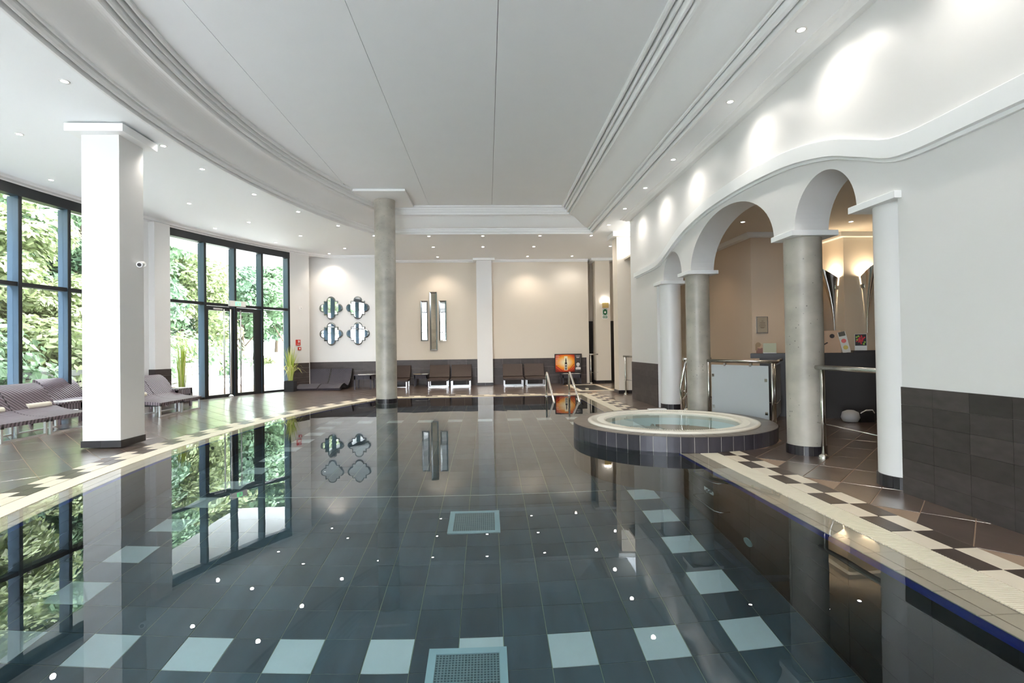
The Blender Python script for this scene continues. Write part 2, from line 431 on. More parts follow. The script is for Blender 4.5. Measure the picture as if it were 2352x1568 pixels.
# ------------------------------------------------------------------ swimming pool
pool = thing('swimming_pool', 'long swimming pool of dark slate tiles with curved left side and cream edge', 'swimming pool', (0, 7, 0))
ZP = -1.60
ob = outline(.014); pb = B(); n = len(ob)
pb.add([(x, y, ZP-.006) for x, y in ob], [tuple(range(n))])
obx = outline(.012)
pb.box(PX, PX+.02, PN-.02, PF+.02, ZP-.02, ZP-.001)
pb.add([(x, y, ZP-.006) for x, y in obx]+[(x, y, -.03) for x, y in obx], [((i+1) % n, i, n+i, n+(i+1) % n) for i in range(n)])
part('basin_shell', pb, m_grout_pool, pool)
X0, Y0 = -.5178, 3.6323
pt = []
for i in range(-12, 10):
    for j in range(-9, 32):
        x, y = X0+.3*i, Y0+.3*j
        q = [(x+.0025, y+.0025), (x+.2975, y+.0025), (x+.2975, y+.2975), (x+.0025, y+.2975)]
        q = clip(clip(clip(q, -1, 0, -(PX)), 0, 1, PN), 0, -1, -PF)
        if len(q) < 3: continue
        cx, cy = x+.15, y+.15
        if cx < 0:
            r = math.hypot(cx-PC[0], cy-PC[1]); nx, ny = (cx-PC[0])/r, (cy-PC[1])/r
            q = clip(q, -nx, -ny, -(nx*PC[0]+ny*PC[1]+PR))
            if len(q) < 3: continue
        if math.hypot(cx-JC[0], cy-JC[1]) < JR-.22: continue
        wht = (i in (-9, 7) and -1 <= j <= 23 and j % 2) or (j in (-1, 23) and -9 <= i <= 7 and i % 2)
        # drains cover part of the tiles
        if .0 < 1: pass
        sc = 1/max(.5, math.hypot(cx, cy))**3 if inview(cx*.75, cy*.75, -.5, 250) else 0
        pt.append((sc+(100 if wht else 0), q, wht))
pt.sort(key=lambda t: -t[0]); rest = B(); k = 0
for sc, q, wht in pt:
    if k < 300: part('pool_tile', B().prism(q, ZP-.012, ZP, .0015), m_poolw if wht else m_pool, pool, 'pale floor tile' if wht else None)
    else: rest.prism(q, ZP-.012, ZP, .0015)
    k += 1
part('pool_tile_field', rest, m_pool, pool, kind='stuff')
# tiled side walls
for k in range(20):
    y0 = 1.29+.6*k
    if y0+.6 > PF+.01: continue
    for j in range(6):
        z1 = -.06-.30*j; z0 = max(ZP, z1-.296)
        if z1-z0 < .02: continue
        if abs(y0+.3-JC[1]) < JR-.35: continue
        part('pool_wall_tile', B().box(PX+.001, PX+.014, y0+.002, y0+.598, z0, z1), m_pwall, pool)
fw_ = B()
for k in range(10):
    for j in range(6):
        z1 = -.06-.30*j; z0 = max(ZP, z1-.296)
        x0 = larc(PF, 0)+.02+.47*k
        if z1-z0 > .02 and x0+.468 < PX: fw_.box(x0, x0+.466, PF+.001, PF+.014, z0, z1); fw_.box(x0, x0+.466, PN-.014, PN-.001, z0, z1)
am = math.asin((PF-PC[1])/PR)
for k in range(20):
    a0, a1 = -am+2*am*k/20+.0001, -am+2*am*(k+1)/20-.0001
    for j in range(6):
        z1 = -.06-.30*j; z0 = max(ZP, z1-.296)
        if z1-z0 < .02: continue
        f = lambda a, r: (PC[0]-r*cos(a), PC[1]+r*sin(a))
        fw_.prism([f(a1, PR+.001), f(a0, PR+.001), f(a0, PR+.014), f(a1, PR+.014)][::-1], z0, z1)
part('pool_wall_tile_field', fw_, m_pwall, pool, kind='stuff')
# edge: blue strip painting the shade under the lip, bullnose tiles, second row, slotted overflow grating
rb = B(); o1 = outline(-.004, 60); o2 = outline(.012, 60); n = len(o1)
for (za, zb) in ((-.13, -.016),):
    rb.add([(x, y, za) for x, y in o1]+[(x, y, zb) for x, y in o1], [((i+1) % n, i, n+i, n+(i+1) % n) for i in range(n)])
part('lip_shade_strip', rb, m_blue, pool, 'blue strip painting the shade below the edge tiles')
under = B(); oa = outline(0, 60); oc = outline(.415, 60); n = len(oa)
under.add([(x, y, -.030) for x, y in oa]+[(x, y, -.030) for x, y in oc]+[(x, y, -.004) for x, y in oc],
          [(i, (i+1) % n, n+(i+1) % n, n+i)[::-1] for i in range(n)]+[(n+i, n+(i+1) % n, 2*n+(i+1) % n, 2*n+i)[::-1] for i in range(n)])
part('edge_bed', under, m_grout, pool)
et = B(); cnt = 0; cand = []
for side in ('right', 'far', 'left'):
    for o0, o1 in ((.002, .075), (.077, .203)):
        for q, k in seg_tiles(o0, o1, .238, 1.3-.238*3, side):
            if intub(q): continue
            cx, cy = q[0]; v = inview(cx, cy, 0, 40)
            cand.append((1/max(.5, math.hypot(cx, cy))**2 if v else 0, q, o0))
cand.sort(key=lambda t: -t[0])
for i, (s, q, o0) in enumerate(cand):
    zt = -.016 if o0 < .01 else -.013
    if i < 230 and s > 0: part('edge_tile', B().prism(shrink(q, .0012), -.032, zt, .0015 if o0 > .01 else .005), m_curb, pool)
    else: et.prism(shrink(q, .0012), -.032, zt, .0015)
part('edge_tile_field', et, m_curb, pool, kind='stuff')
gt = B(); gs = B()
for side in ('right', 'far', 'left'):
    for q, k in seg_tiles(.209, .406, .0182, 0.7, side):
        if intub(q) or not inview(*q[0], 0, 300): continue
        c0 = ((q[0][0]+q[3][0])/2, (q[0][1]+q[3][1])/2)
        # keep the bar 65 percent of the pitch
        if side in ('right',): a, b, c, d = q; y1 = a[1]+.0115; qq = [a, b, (c[0], y1), (d[0], y1)]
        elif side == 'far': a, b, c, d = q; x1 = a[0]+.0115; qq = [a, (x1, b[1]), (x1, c[1]), d]
        else:
            f = lambda p, r, t=.63: (p[0]+(r[0]-p[0])*t, p[1]+(r[1]-p[1])*t); qq = [q[0], q[1], f(q[1], q[2]), f(q[0], q[3])]
            if side == 'left': qq = [q[3], f(q[3], q[0]), f(q[2], q[1]), q[2]]; qq = [f(q[3], q[0], 0), f(q[3], q[0]), f(q[2], q[1]), q[2]]
        if area(qq) < 1e-5: continue
        if sum(qq[i][0]*qq[(i+1) % 4][1]-qq[(i+1) % 4][0]*qq[i][1] for i in range(4)) < 0: qq = qq[::-1]
        gt.prism(qq, -.016, -.001)
part('overflow_grating', gt, m_grate, pool, 'slotted cream overflow grating', kind='stuff')
# water sheet reaching over the edge tiles to the grating
wv = B(); ow = outline(.0, 80); n = len(ow); ow2 = outline(.207, 80)
wv.add([(x, y, -.006) for x, y in ow], [tuple(range(n))])
wr = B(); wr.add([(x, y, -.006) for x, y in ow]+[(x, y, -.006) for x, y in ow2], [(i, (i+1) % n, n+(i+1) % n, n+i)[::-1] for i in range(n)])
part('edge_water', wr, m_wclear, pool, 'thin clear water over the edge tiles', kind='stuff')
part('water_surface', wv, m_water, pool, 'still clear teal water', kind='stuff')
# floor drains with perforated covers
def drain(x0, x1, y0, y1):
    d = part('drain_frame', B().box(x0, x1, y0, y0+.05, ZP, ZP+.02).box(x0, x1, y1-.05, y1, ZP, ZP+.02).box(x0, x0+.05, y0+.05, y1-.05, ZP, ZP+.02).box(x1-.05, x1, y0+.05, y1-.05, ZP, ZP+.02), mat('drain_steel', (.62, .80, .84), .35, .1), pool, 'pale square drain frame')
    part('drain_plate', B().box(x0+.05, x1-.05, y0+.05, y1-.05, ZP+.001, ZP+.006), mat('drain_dark', (.10, .16, .18), .5), pool, 'dark well below the grille')
    b = B(); nx, ny = 20, 20; w = (x1-x0-.1)
    for i in range(nx+1):
        x = x0+.05+w*i/nx; b.box(x-.0035, x+.0035, y0+.05, y1-.05, ZP+.006, ZP+.012)
    for j in range(ny+1):
        y = y0+.05+w*j/ny; b.box(x0+.05, x1-.05, y-.0035, y+.0035, ZP+.006, ZP+.0115)
    o = bpy.data.objects.new('drain_grille', mesh('drain_grille', b, mat('drain_mesh_steel', (.36, .46, .48), .4, .2), wloc(pool))); COL.objects.link(o)
    o.parent = pool; o['kind'] = 'stuff'
drain(-.41, .10, 3.01, 3.52); drain(-.41, .10, 5.07, 5.58)
part('slope_joint', B().box(-3.55, 1.34, 6.035, 6.05, ZP, ZP+.006), mat('pale_joint', (.55, .62, .6), .6), pool, 'thin pale joint across the pool floor')
# fittings on the right pool wall
def hbar(y0, y1, za, zb):
    return B().tube([(PX, y0, za), (PX-.09, y0, za), (PX-.12, y0-.05, za+(zb-za)*.1), (PX-.12, (y0+y1)/2, (za+zb)/2), (PX-.12, y1+.05, zb-(zb-za)*.1), (PX-.09, y1, zb), (PX, y1, zb)], .011, 8)
part('grab_bar', hbar(5.21, 4.67, -.22, -.16), m_chrome, pool, 'upper chrome grab bar on the pool wall')
part('grab_bar', hbar(5.21, 4.64, -1.0, -.95), m_chrome, pool, 'lower chrome grab bar on the pool wall')
part('massage_jet', B().box(PX-.05, PX, 4.86, 5.08, -.74, -.62, .01).lathe(PX-.05, 4.97, [(.0, -.64), (.03, -.65), (.03, -.71), (0, -.72)], 16), m_chrome, pool, 'chrome massage jet on the pool wall')
lt = B(); lt.add([(PX-.012, 4.31+.065*cos(a), -1.26+.065*sin(a)) for a in [2*pi*k/20 for k in range(20)]]+[(PX, 4.31+.065*cos(a), -1.26+.065*sin(a)) for a in [2*pi*k/20 for k in range(20)]],
       [tuple(range(20))]+[(k, (k+1) % 20, 20+(k+1) % 20, 20+k) for k in range(20)])
part('pool_light', lt, mat('pool_light_cover', (.35, .6, .62), .3), pool, 'round pale light cover on the pool wall')
# ------------------------------------------------------------------ hot tub
tub = thing('hot_tub', 'round raised hot tub with white shell rim and dark tiled side', 'hot tub', (JC[0], JC[1], 0))
cx, cy = JC
core = B().lathe(cx, cy, [(JR-.012, ZP), (JR-.012, -.21), (JR-.004, -.20), (JR-.004, .166), (1.09, .166)], 110)
part('tub_wall', core, m_grout, tub)
nt_ = 55; da = 2*pi/nt_
for k in range(nt_):
    a = da*k; a0, a1 = a+.0024, a+da-.0024
    am_ = a+da/2
    b = B(); P_ = []
    for r, z in ((JR-.013, -.20), (JR, -.20), (JR, .168), (JR-.013, .168)):
        P_.append([(cx+r*cos(t), cy+r*sin(t), z) for t in (a0, am_, a1)])
    vs = [p for row in P_ for p in row]
    b.add(vs, [(3, 4, 7, 6), (4, 5, 8, 7), (0, 3, 6, 9), (5, 2, 11, 8), (6, 7, 10, 9), (7, 8, 11, 10), (0, 1, 4, 3), (1, 2, 5, 4)])
    vis = project(cx+JR*cos(am_), cy+JR*sin(am_), 0) is not None and (cos(am_)*(-cx)+sin(am_)*(-cy)) > -.5
    part('side_tile', b, m_hts, tub)
    b = B(); vs = []
    for z in (.158, .1715):
        for r in (1.095, JR-.004): vs += [(cx+r*cos(t), cy+r*sin(t), z) for t in (a0, am_, a1)]
    b.add(vs, [(6, 9, 10, 7), (7, 10, 11, 8), (3, 4, 10, 9), (4, 5, 11, 10), (0, 6, 7, 1), (1, 7, 8, 2), (0, 3, 9, 6), (2, 8, 11, 5)])
    part('coping_tile', b, m_htc, tub)
part('lower_tiling', B().lathe(cx, cy, [(JR, ZP), (JR, -.202)], 55, smooth=False), m_pwall, tub)
part('shell_rim', B().lathe(cx, cy, [(1.125, .170), (1.128, .180), (1.118, .192), (1.09, .197), (1.06, .196), (1.055, .190), (.90, .184), (.885, .182), (.875, .170), (.870, .10)], 96), m_rim, tub, 'white moulded shell rim')
sl = B()
for k in range(200):
    t = 2*pi*k/200
    c1, s1 = cos(t), sin(t); w = .006
    sl.add([(cx+r*c1-w*s1*q, cy+r*s1+w*c1*q, z) for z in (.1855, .1905) for r, q in ((.905, -1), (1.0, -1), (1.0, 1), (.905, 1))],
           [(4, 5, 6, 7), (0, 1, 5, 4), (1, 2, 6, 5), (2, 3, 7, 6), (3, 0, 4, 7)])
part('rim_grille', sl, m_rim, tub, 'radial slots of the rim', kind='stuff')
part('tub_basin', B().lathe(cx, cy, [(.872, .11), (.865, -.15), (.83, -.22), (.50, -.24), (.46, -.27), (.42, -.62), (.36, -.66), (.0, -.66)], 72), m_basin, tub, 'pale aqua basin with seat ledge')
jt = B()
for k in range(10):
    t = .3+2*pi*k/10
    jt.tube([(cx+.866*cos(t), cy+.866*sin(t), -.02), (cx+.835*cos(t), cy+.835*sin(t), -.02)], .028, 12)
part('jet_nozzle', jt, m_chrome, tub)
part('tub_water', B().disc(cx, cy, .163, .874, 72), m_water2, tub, 'clear pale water', kind='stuff')
part('skimmer_lid', B().box(cx+.02, cx+.30, cy+1.02, cy+1.12, .196, .212, .004), m_white, tub)
# ------------------------------------------------------------------ arcade wall (right)
def arch(y, c, hw, rise, spring): return spring+rise*sqrt(max(0, 1-((y-c)/hw)**2))
ARCH = [(5.03, .48, .50, 2.40), (7.155, 1.245, .72, 2.40), (9.265, .465, .48, 2.40)]
ARCH = [(c, h, r, s) for c, h, r, s in ARCH]
def low(y):
    for c, h, r, s in ARCH:
        if abs(y-c) < h+1e-6: return arch(y, c, h, r, s)
    return 2.42
yy = [4.08, 10.13]
for c, h, r, s in ARCH:
    yy += [c-h*cos(pi*k/32) for k in range(33)]
yy = sorted(yy)
wb_ = B()
wb_.box(WX, WX+WT, -3.2, 4.08, 0, ZC); wb_.box(WX, WX+WT, 10.13, 11.97, 0, ZC)
for a, b in zip(yy[:-1], yy[1:]):
    if b-a < 1e-6: continue
    za, zb = low(a+1e-7), low(b-1e-7)
    wb_.add([(x, y, z) for x in (WX, WX+WT) for y, z in ((a, za), (b, zb), (b, ZC), (a, ZC))],
            [(0, 3, 2, 1), (4, 5, 6, 7), (0, 1, 5, 4)])
for y, s in ((4.55, 0),): pass
struct('wall_right', wb_, m_wall, 'white arcade wall with three arches')
wall_right = bpy.data.objects['wall_right']
# wainscot tiles on it
def wains(parent, x, y0, y1, rows, tw, h, m, stagger, axis='x', sgn=-1, th=.012, top=.85):
    rh = top/rows
    for j in range(rows):
        o = (tw/2 if (stagger and j % 2) else 0)
        y = y0-o
        while y < y1-.01:
            a, b = max(y, y0), min(y+tw, y1)
            if b-a > .02:
                if axis == 'x': bb = B().box(min(x, x+sgn*th), max(x, x+sgn*th), a+.001, b-.001, j*rh+.001, (j+1)*rh-.001)
                else: bb = B().box(a+.001, b-.001, min(x, x+sgn*th), max(x, x+sgn*th), j*rh+.001, (j+1)*rh-.001)
                part('wall_tile', bb, m, parent)
            y += tw
wains(wall_right, WX, 1.68, 4.08, 6, .30, .85, m_wain, False)
wains(wall_right, WX, 10.13, 11.97, 6, .30, .85, m_wain, True)
wains(wall_right, 11.97, WX, WX+WT, 6, .38, .85, m_wain, False, axis='y', sgn=1)
# wavy hood moulding
cp = [(-3.2, 2.66), (3.6, 2.66), (3.95, 2.665), (4.2, 2.70), (4.5, 2.82), (4.95, 2.99), (5.6, 3.13), (6.4, 3.20), (7.12, 3.22), (7.85, 3.20), (8.65, 3.11), (9.3, 2.96), (9.75, 2.83), (10.1, 2.755), (10.5, 2.735), (11.72, 2.73)]
def crv(y):
    for i in range(len(cp)-1):
        if cp[i][0] <= y <= cp[i+1][0]:
            p0 = cp[max(i-1, 0)]; p1 = cp[i]; p2 = cp[i+1]; p3 = cp[min(i+2, len(cp)-1)]
            t = (y-p1[0])/(p2[0]-p1[0]); L = p2[0]-p1[0]
            m1 = (p2[1]-p0[1])/(p2[0]-p0[0])*L; m2 = (p3[1]-p1[1])/(p3[0]-p1[0])*L
            return (2*t**3-3*t*t+1)*p1[1]+(t**3-2*t*t+t)*m1+(-2*t**3+3*t*t)*p2[1]+(t**3-t*t)*m2
    return cp[-1][1]
hb = B(); N = 150; prof = [(0, 0), (-.028, 0), (-.028, .030), (-.068, .032), (-.068, .185), (-.055, .195), (0, .20)]
k_ = .979
pts = []
for i in range(N+1):
    y = -3.2+(11.74+3.2)*i/N; z = crv(y); fade = 1
    pts.append([(WX+px*fade, y*k_ if y > 0 else y, H+(z-H)*k_+pz*(1 if y < 9 else max(.62, 1-(y-9)*.25))) for px, pz in prof])
m_ = len(prof)
hb.add([v for r in pts for v in r], [(i*m_+j, (i+1)*m_+j, (i+1)*m_+j+1, i*m_+j+1) for i in range(N) for j in range(m_-1)], False)
hb.add([tuple(v) for v in pts[-1]], [tuple(range(m_))])
struct('trim_1', hb, m_trim, 'white wavy hood moulding over the arches')
# capitals, columns
def column(name, label, c, r, m, z1, sk=True, cap=None, z0=0, mseg=40, stile=14):
    t = thing(name, label, 'column', (c[0], c[1], 0))
    sh = part('shaft', B().lathe(c[0], c[1], [(r, z0), (r, z1)], mseg), m, t)
    if cap: part('capital', B().box(*cap[:4], cap[4], cap[5], .004), m_trim, t, 'white square capital')
    for k in range(stile):
        a0, a1 = 2*pi*k/stile+.012, 2*pi*(k+1)/stile-.012; q = []
        vs = [(c[0]+rr*cos(a), c[1]+rr*sin(a), z) for z in (0.0, .1) for rr, al in ((r+.001, (a0, (a0+a1)/2, a1)), (r+.012, (a1, (a0+a1)/2, a0))) for a in al]
        part('skirting_tile', B().add(vs, [(0, 1, 2, 3, 4, 5)[::-1], (6, 7, 8, 9, 10, 11), (3, 4, 10, 9)[::-1], (4, 5, 11, 10)[::-1], (2, 3, 9, 8)[::-1], (5, 0, 6, 11)[::-1]]), m_skirt, t)
    return t
CX = WX+WT/2
column('concrete_column', 'raw concrete column between the large and the near small arch', (CX, 5.68), .19, m_conc, 2.365, cap=(3.26, 3.77, 5.45, 5.87, 2.362, 2.42))
column('concrete_column', 'raw concrete column behind the hot tub, beside the glass panel', (CX, 8.62), .19, m_conc, 2.365, cap=(3.26, 3.77, 8.38, 8.84, 2.362, 2.42))
column('plastered_column', 'white plastered round column at the far end of the arches', (CX, 9.93), .195, m_wall, 2.365, cap=(3.26, 3.77, 9.70, 10.15, 2.362, 2.42))
column('plastered_column', 'white plastered round column at the near end of the arches', (CX, 4.29), .195, m_wall, 2.365, cap=(3.26, 3.77, 4.04, 4.58, 2.362, 2.42))
column('concrete_column', 'tall concrete column standing in the pool at its far left corner', (-2.30, 12.10), .233, m_conc, 4.60, cap=(-2.85, -1.72, 11.35, 12.62, 4.60, 4.648), z0=ZP, stile=20)
# ------------------------------------------------------------------ ceiling
OC, OR_ = (10.0, 7.1), 14.26; RX0, RX1, RY0, RY1 = -4.26, 2.77, .85, 13.35
IC, IR = (9.4, 7.1), 12.95; IX1, IY0, IY1 = 1.852, 1.53, 12.67
def oarc(y): return OC[0]-sqrt(OR_**2-(y-OC[1])**2)
def iarc(y): return IC[0]-sqrt(IR**2-(y-IC[1])**2)
cb = B()
cys = sorted(set([-3.2, RY0, RY1, 18.4]+[RY0+(RY1-RY0)*k/40 for k in range(41)]))
for a, b in zip(cys[:-1], cys[1:]):
    def cq(x0a, x1a, x0b, x1b): cb.add([(x0a, a, ZC), (x1a, a, ZC), (x1b, b, ZC), (x0b, b, ZC)], [(3, 2, 1, 0)])
    if a >= RY0-1e-6 and b <= RY1+1e-6: cq(-8.6, oarc(a), -8.6, oarc(b)); cq(RX1, WX+.1, RX1, WX+.1)
    else: cq(-8.6, WX+.1 if b < 12 else 4.7, -8.6, WX+.1 if b < 12 else 4.7)
cb.box(-8.8, 9.2, -3.4, 18.6, 4.95, 5.05)
struct('ceiling', cb, m_ceil, 'white ceiling around the raised centre')
# raised ceiling boards with open joints
rc = thing_r = struct('ceiling_raised')
rc.name = 'ceiling'
for xa, xb in ((-5, -2.93), (-2.93, -1.355), (-1.355, .155), (.155, 2.4)):
    b = B(); nY = 40
    for k in range(nY):
        a, c = IY0-.02+(IY1-IY0+.04)*k/nY, IY0-.02+(IY1-IY0+.04)*(k+1)/nY
        ya, yc = min(max(a, IY0), IY1), min(max(c, IY0), IY1)
        q = [(max(xa+.003, iarc(ya)-.02), a), (min(xb-.003, IX1+.02), a), (min(xb-.003, IX1+.02), c), (max(xa+.003, iarc(yc)-.02), c)]
        if q[1][0] <= q[0][0] or q[2][0] <= q[3][0]: continue
        b.prism(q, ZR, ZR+.02)
    part('ceiling_panel', b, m_ceil2, rc)
part('panel_backing', B().box(-4, 2, IY0, IY1, ZR+.021, ZR+.03), m_frame, rc)
prof = [(0, 4.652), (0, 4.618), (.02, 4.605), (.045, 4.603), (.055, 4.612), (.058, 4.655), (.085, 4.655), (.088, 4.565), (.105, 4.56), (.108, 4.585), (.135, 4.585), (.14, 4.53), (.155, 4.508), (.175, 4.502), (.192, 4.515), (.198, 4.54), (.215, 4.54), (.22, 4.475), (.235, 4.462), (.25, 4.462)]
for k in range(1, 17):
    t = k/16; s = t*t*(3-2*t); prof.append((.25+.55*t, 4.462-.225*s-.022*t))
prof += [(.803, 4.19), (.825, 4.183), (.828, 4.215), (.845, 4.215), (.85, 4.165), (.87, 4.135), (.895, 4.122), (.92, 4.13), (.93, 4.165), (.948, 4.165), (.952, 4.09), (.985, 4.085), (1, 4.10), (1.002, 4.125)]
def loop(ins):
    c, r, x1, y0, y1 = (IC, IR, IX1, IY0, IY1) if ins else (OC, OR_, RX1, RY0, RY1)
    P_ = [(x1, y0), (x1, y1)]
    for k in range(61):
        y = y1+(y0-y1)*k/60; P_.append((c[0]-sqrt(r*r-(y-c[1])**2), y))
    return P_
Li, Lo = loop(True), loop(False); n = len(Li)
rows = []
for t, z in prof: rows.append([(Li[i][0]+(Lo[i][0]-Li[i][0])*t, Li[i][1]+(Lo[i][1]-Li[i][1])*t, z) for i in range(n)])
m_ = len(prof)
cvb = B()
# straight runs get their own vertices so the mitres stay crisp
def run(idx, smooth):
    vs = [rows[j][i] for i in idx for j in range(m_)]
    cvb.add(vs, [(a*m_+j, a*m_+j+1, (a+1)*m_+j+1, (a+1)*m_+j) for a in range(len(idx)-1) for j in range(m_-1)], smooth)
run([0, 1], False); run([1, 2], False); run(list(range(2, n)), False); run([n-1, 0], False)
struct('trim_2', cvb, m_trim, 'deep white coved cornice around the raised ceiling')
# thin crown along the arcade wall and round the room
def crown_line(pts, inward, name, prof, closed=False):
    b = B(); mm = len(prof); vs = []
    for i, p in enumerate(pts):
        nx, ny = inward[i]; vs += [(p[0]+nx*t, p[1]+ny*t, z) for t, z in prof]
    b.add(vs, [(a*mm+j, (a+1)*mm+j, (a+1)*mm+j+1, a*mm+j+1) for a in range(len(pts)-1) for j in range(mm-1)])
    b.add(vs[:mm], [tuple(range(mm))]); b.add(vs[-mm:], [tuple(range(mm))])
    return struct(name, b, m_trim, 'slim white crown moulding')
crown_line([(WX, -3.2), (WX, 11.99)], [(-1, 0)]*2, 'trim_3', [(0, 4.085), (.075, 4.080), (.105, 4.092), (.15, 4.098), (.165, 4.108), (.215, 4.110), (.22, 4.12)])
def W_(a, dr=0): v = wa(a, dr); return (v.x, v.y)
aw = [-.45+k*(.594+.45)/60 for k in range(61)]
crown_line([W_(a) for a in aw]+[(-4.80, 16.44)], [(cos(a), -sin(a)) for a in aw]+[(.3, -1)], 'trim_4', [(-.01, 4.04), (.02, 4.04), (.03, 4.06), (.09, 4.075), (.10, 4.10), (.13, 4.12)])
cpf = [(0, 4.04), (.03, 4.04), (.05, 4.07), (.08, 4.08), (.09, 4.12)]
crown_line([(-4.85, 16.45), (-3.1, 16.45)], [(0, -1)]*2, 'trim_5', cpf)
crown_line([(-3.1, 17.4), (3.38, 17.4)], [(0, -1)]*2, 'trim_6', cpf)
# ------------------------------------------------------------------ far walls, near walls
wf = struct('wall_far', B().box(-3.1, 3.38, 17.4, 17.6, 0, ZC), m_cream, 'cream far wall')
wl = struct('wall_far_left', B().box(-5.62, -3.1, 16.45, 17.6, 0, ZC), m_wall, 'white far wall beside the windows')
wains(wf, 17.4, -3.1, 3.29, 3, .6, .85, m_wainf, True, axis='y')
wains(wl, 16.45, -5.62, -3.1, 3, .6, .85, m_wainf, True, axis='y')
struct('wall_near', B().box(-9, 9, -3.4, -3.2, 0, .5).box(-9, 9, -3.4, -3.2, 3.85, ZC).box(-1.6, 9, -3.4, -3.2, .5, 3.85), m_wall, 'white wall behind the camera around an added wide window')
w3 = struct('window_3'); w3['label'] = 'unseen dark-framed window added behind the camera for daylight'  # unseen window, added to bring in daylight from behind
for k in range(5): part('mullion', B().box(-8+1.58*k, -7.94+1.58*k, -3.38, -3.22, .5, 3.85), m_frame, w3)
for k in range(4): part('pane', B().box(-7.94+1.58*k, -6.42+1.58*k, -3.31, -3.30, .5, 3.85), m_glass, w3)
for z in (.5, 2.35, 3.79): part('transom', B().box(-8, -1.6, -3.37, -3.23, z, z+.06), m_frame, w3)
struct('wall_back', B().box(3.38, 4.75, 18.0, 18.2, 0, ZC).box(4.6, 4.8, 14.2, 18.0, 0, ZC).box(3.3, 3.38, 17.6, 18.0, 0, ZC), m_cream, 'cream wall of the far passage')
d2 = struct('door_2', B().box(3.39, 4.59, 17.97, 17.999, 0, 2.08), m_dwood, 'dark double door at the end of the passage')
for x in (3.50, 3.99): part('door_leaf', B().box(x, x+.46, 17.945, 17.97, .02, 2.05, .004), m_dwood, d2)
for z in (1.75, 1.15, .55): part('door_fitting', B().box(3.46, 3.475, 17.93, 17.97, z, z+.08), m_steel, d2)
# pillars
def pillar(label, x0, x1, y0, y1, cap, ztop, z0=0, mat_=None):
    t = thing('square_pillar', label, 'pillar', ((x0+x1)/2, (y0+y1)/2, z0))
    part('shaft', B().box(x0, x1, y0, y1, z0, ztop, 0), mat_ or m_wall, t)
    part('capital', B().box(*cap, .003), m_trim, t)
    for a, b, c, d in ((x0-.014, (x0+x1)/2-.001, y0-.014, y0), ((x0+x1)/2+.001, x1+.014, y0-.014, y0), (x1, x1+.014, y0, (y0+y1)/2-.001), (x1, x1+.014, (y0+y1)/2+.001, y1), (x0-.014, x0, y0, y1), (x0, x1, y1, y1+.014)):
        part('skirting_tile', B().box(a, b, c, d, z0, z0+.085), m_skirt, t)
    return t
pillar('large white square pillar by the left pool edge', -5.13, -4.665, 6.92, 7.39, (-5.25, -4.54, 6.80, 7.50, 4.00, 4.10), ZC, z0=.02)
pillar('white square pillar in the middle of the far wall', -.33, .17, 17.10, 17.40, (-.43, .27, 17.0, 17.41, 4.05, 4.12), ZC)
pillar('cream square pillar carrying the exit sign', 3.59, 4.08, 17.25, 17.75, (3.45, 4.2, 17.12, 17.85, 4.04, 4.12), ZC, mat_=m_cream)
pillar('white square pillar just beyond the end of the arcade wall', 3.335, 3.80, 13.28, 13.75, (3.22, 3.92, 13.16, 13.87, 4.0, 4.12), ZC, mat_=m_cream)
# ------------------------------------------------------------------ reception behind the arches
rz = 3.4
struct('wall_reception', B().box(5.22, 5.4, 10.3, 14.2, 0, rz).box(5.22, 6.45, 10.15, 10.3, 0, rz).box(6.3, 6.45, 10.3, 13, 0, rz).box(6.45, 7.11, 12.9, 13.1, 0, rz).box(3.7, 5.4, 14.2, 14.4, 0, rz), m_tan, 'tan walls of the reception')
struct('wall_reception_right', B().box(7.11, 9.1, 10.15, 13, 0, rz).box(9.0, 9.2, -3.2, 10.2, 0, rz), m_cream, 'cream pier of the reception')
struct('ceiling_reception', B().box(WX+.2, 9.2, -3.2, 14.4, rz, rz+.05).box(WX+.2, WX+.37, -3.2, 11.9, rz, ZC), m_cream, 'cream reception ceiling')
rcr = B()
for (x0, x1, y0, y1) in ((5.10, 5.22, 10.03, 14.2), (5.22, 6.45, 10.03, 10.15), (6.99, 7.11, 10.03, 12.9), (7.11, 9, 10.03, 10.15)):
    rcr.box(x0, x1, y0, y1, rz-.09, rz)
struct('trim_7', rcr, m_trim, 'white crown moulding of the reception')
d3 = struct('door_3', B().box(4.55, 5.2, 14.16, 14.2, 0, 2.24), m_dwood, 'dark tall reception door')
part('door_leaf', B().box(4.6, 5.18, 14.13, 14.16, .02, 2.2, .004), m_dwood, d3)
# counter
def lerp(a, b, t): return (a[0]+(b[0]-a[0])*t, a[1]+(b[1]-a[1])*t)
CA, CB = Vector((4.42, 8.80)), Vector((6.95, 7.45)); cd = (CB-CA).normalized(); cn = Vector((cd.y, -cd.x))
ct = thing('reception_counter', 'long black reception counter behind the arches', 'counter', (5.6, 8.3, 0))
def cpoly(a, b, f, k): 
    p = CA+cd*a; q = CA+cd*b; L = (CB-CA).length
    return [tuple(p+cn*f), tuple(q+cn*f), tuple(q-cn*k), tuple(p-cn*k)]
L_ = (CB-CA).length
part('front_panel', B().prism(cpoly(.2, L_, 0, .06), 0, .97), m_dwood, ct)
part('carcass', B().prism(cpoly(.25, L_, -.06, .62), 0, .93), m_dwood, ct)
part('counter_top', B().prism(cpoly(.06, L_, .06, .34), .97, 1.05, .006), m_dwood, ct)
part('raised_shelf', B().prism(cpoly(1.55, L_, .0, .3), 1.05, 1.085, .004), m_dwood, ct)
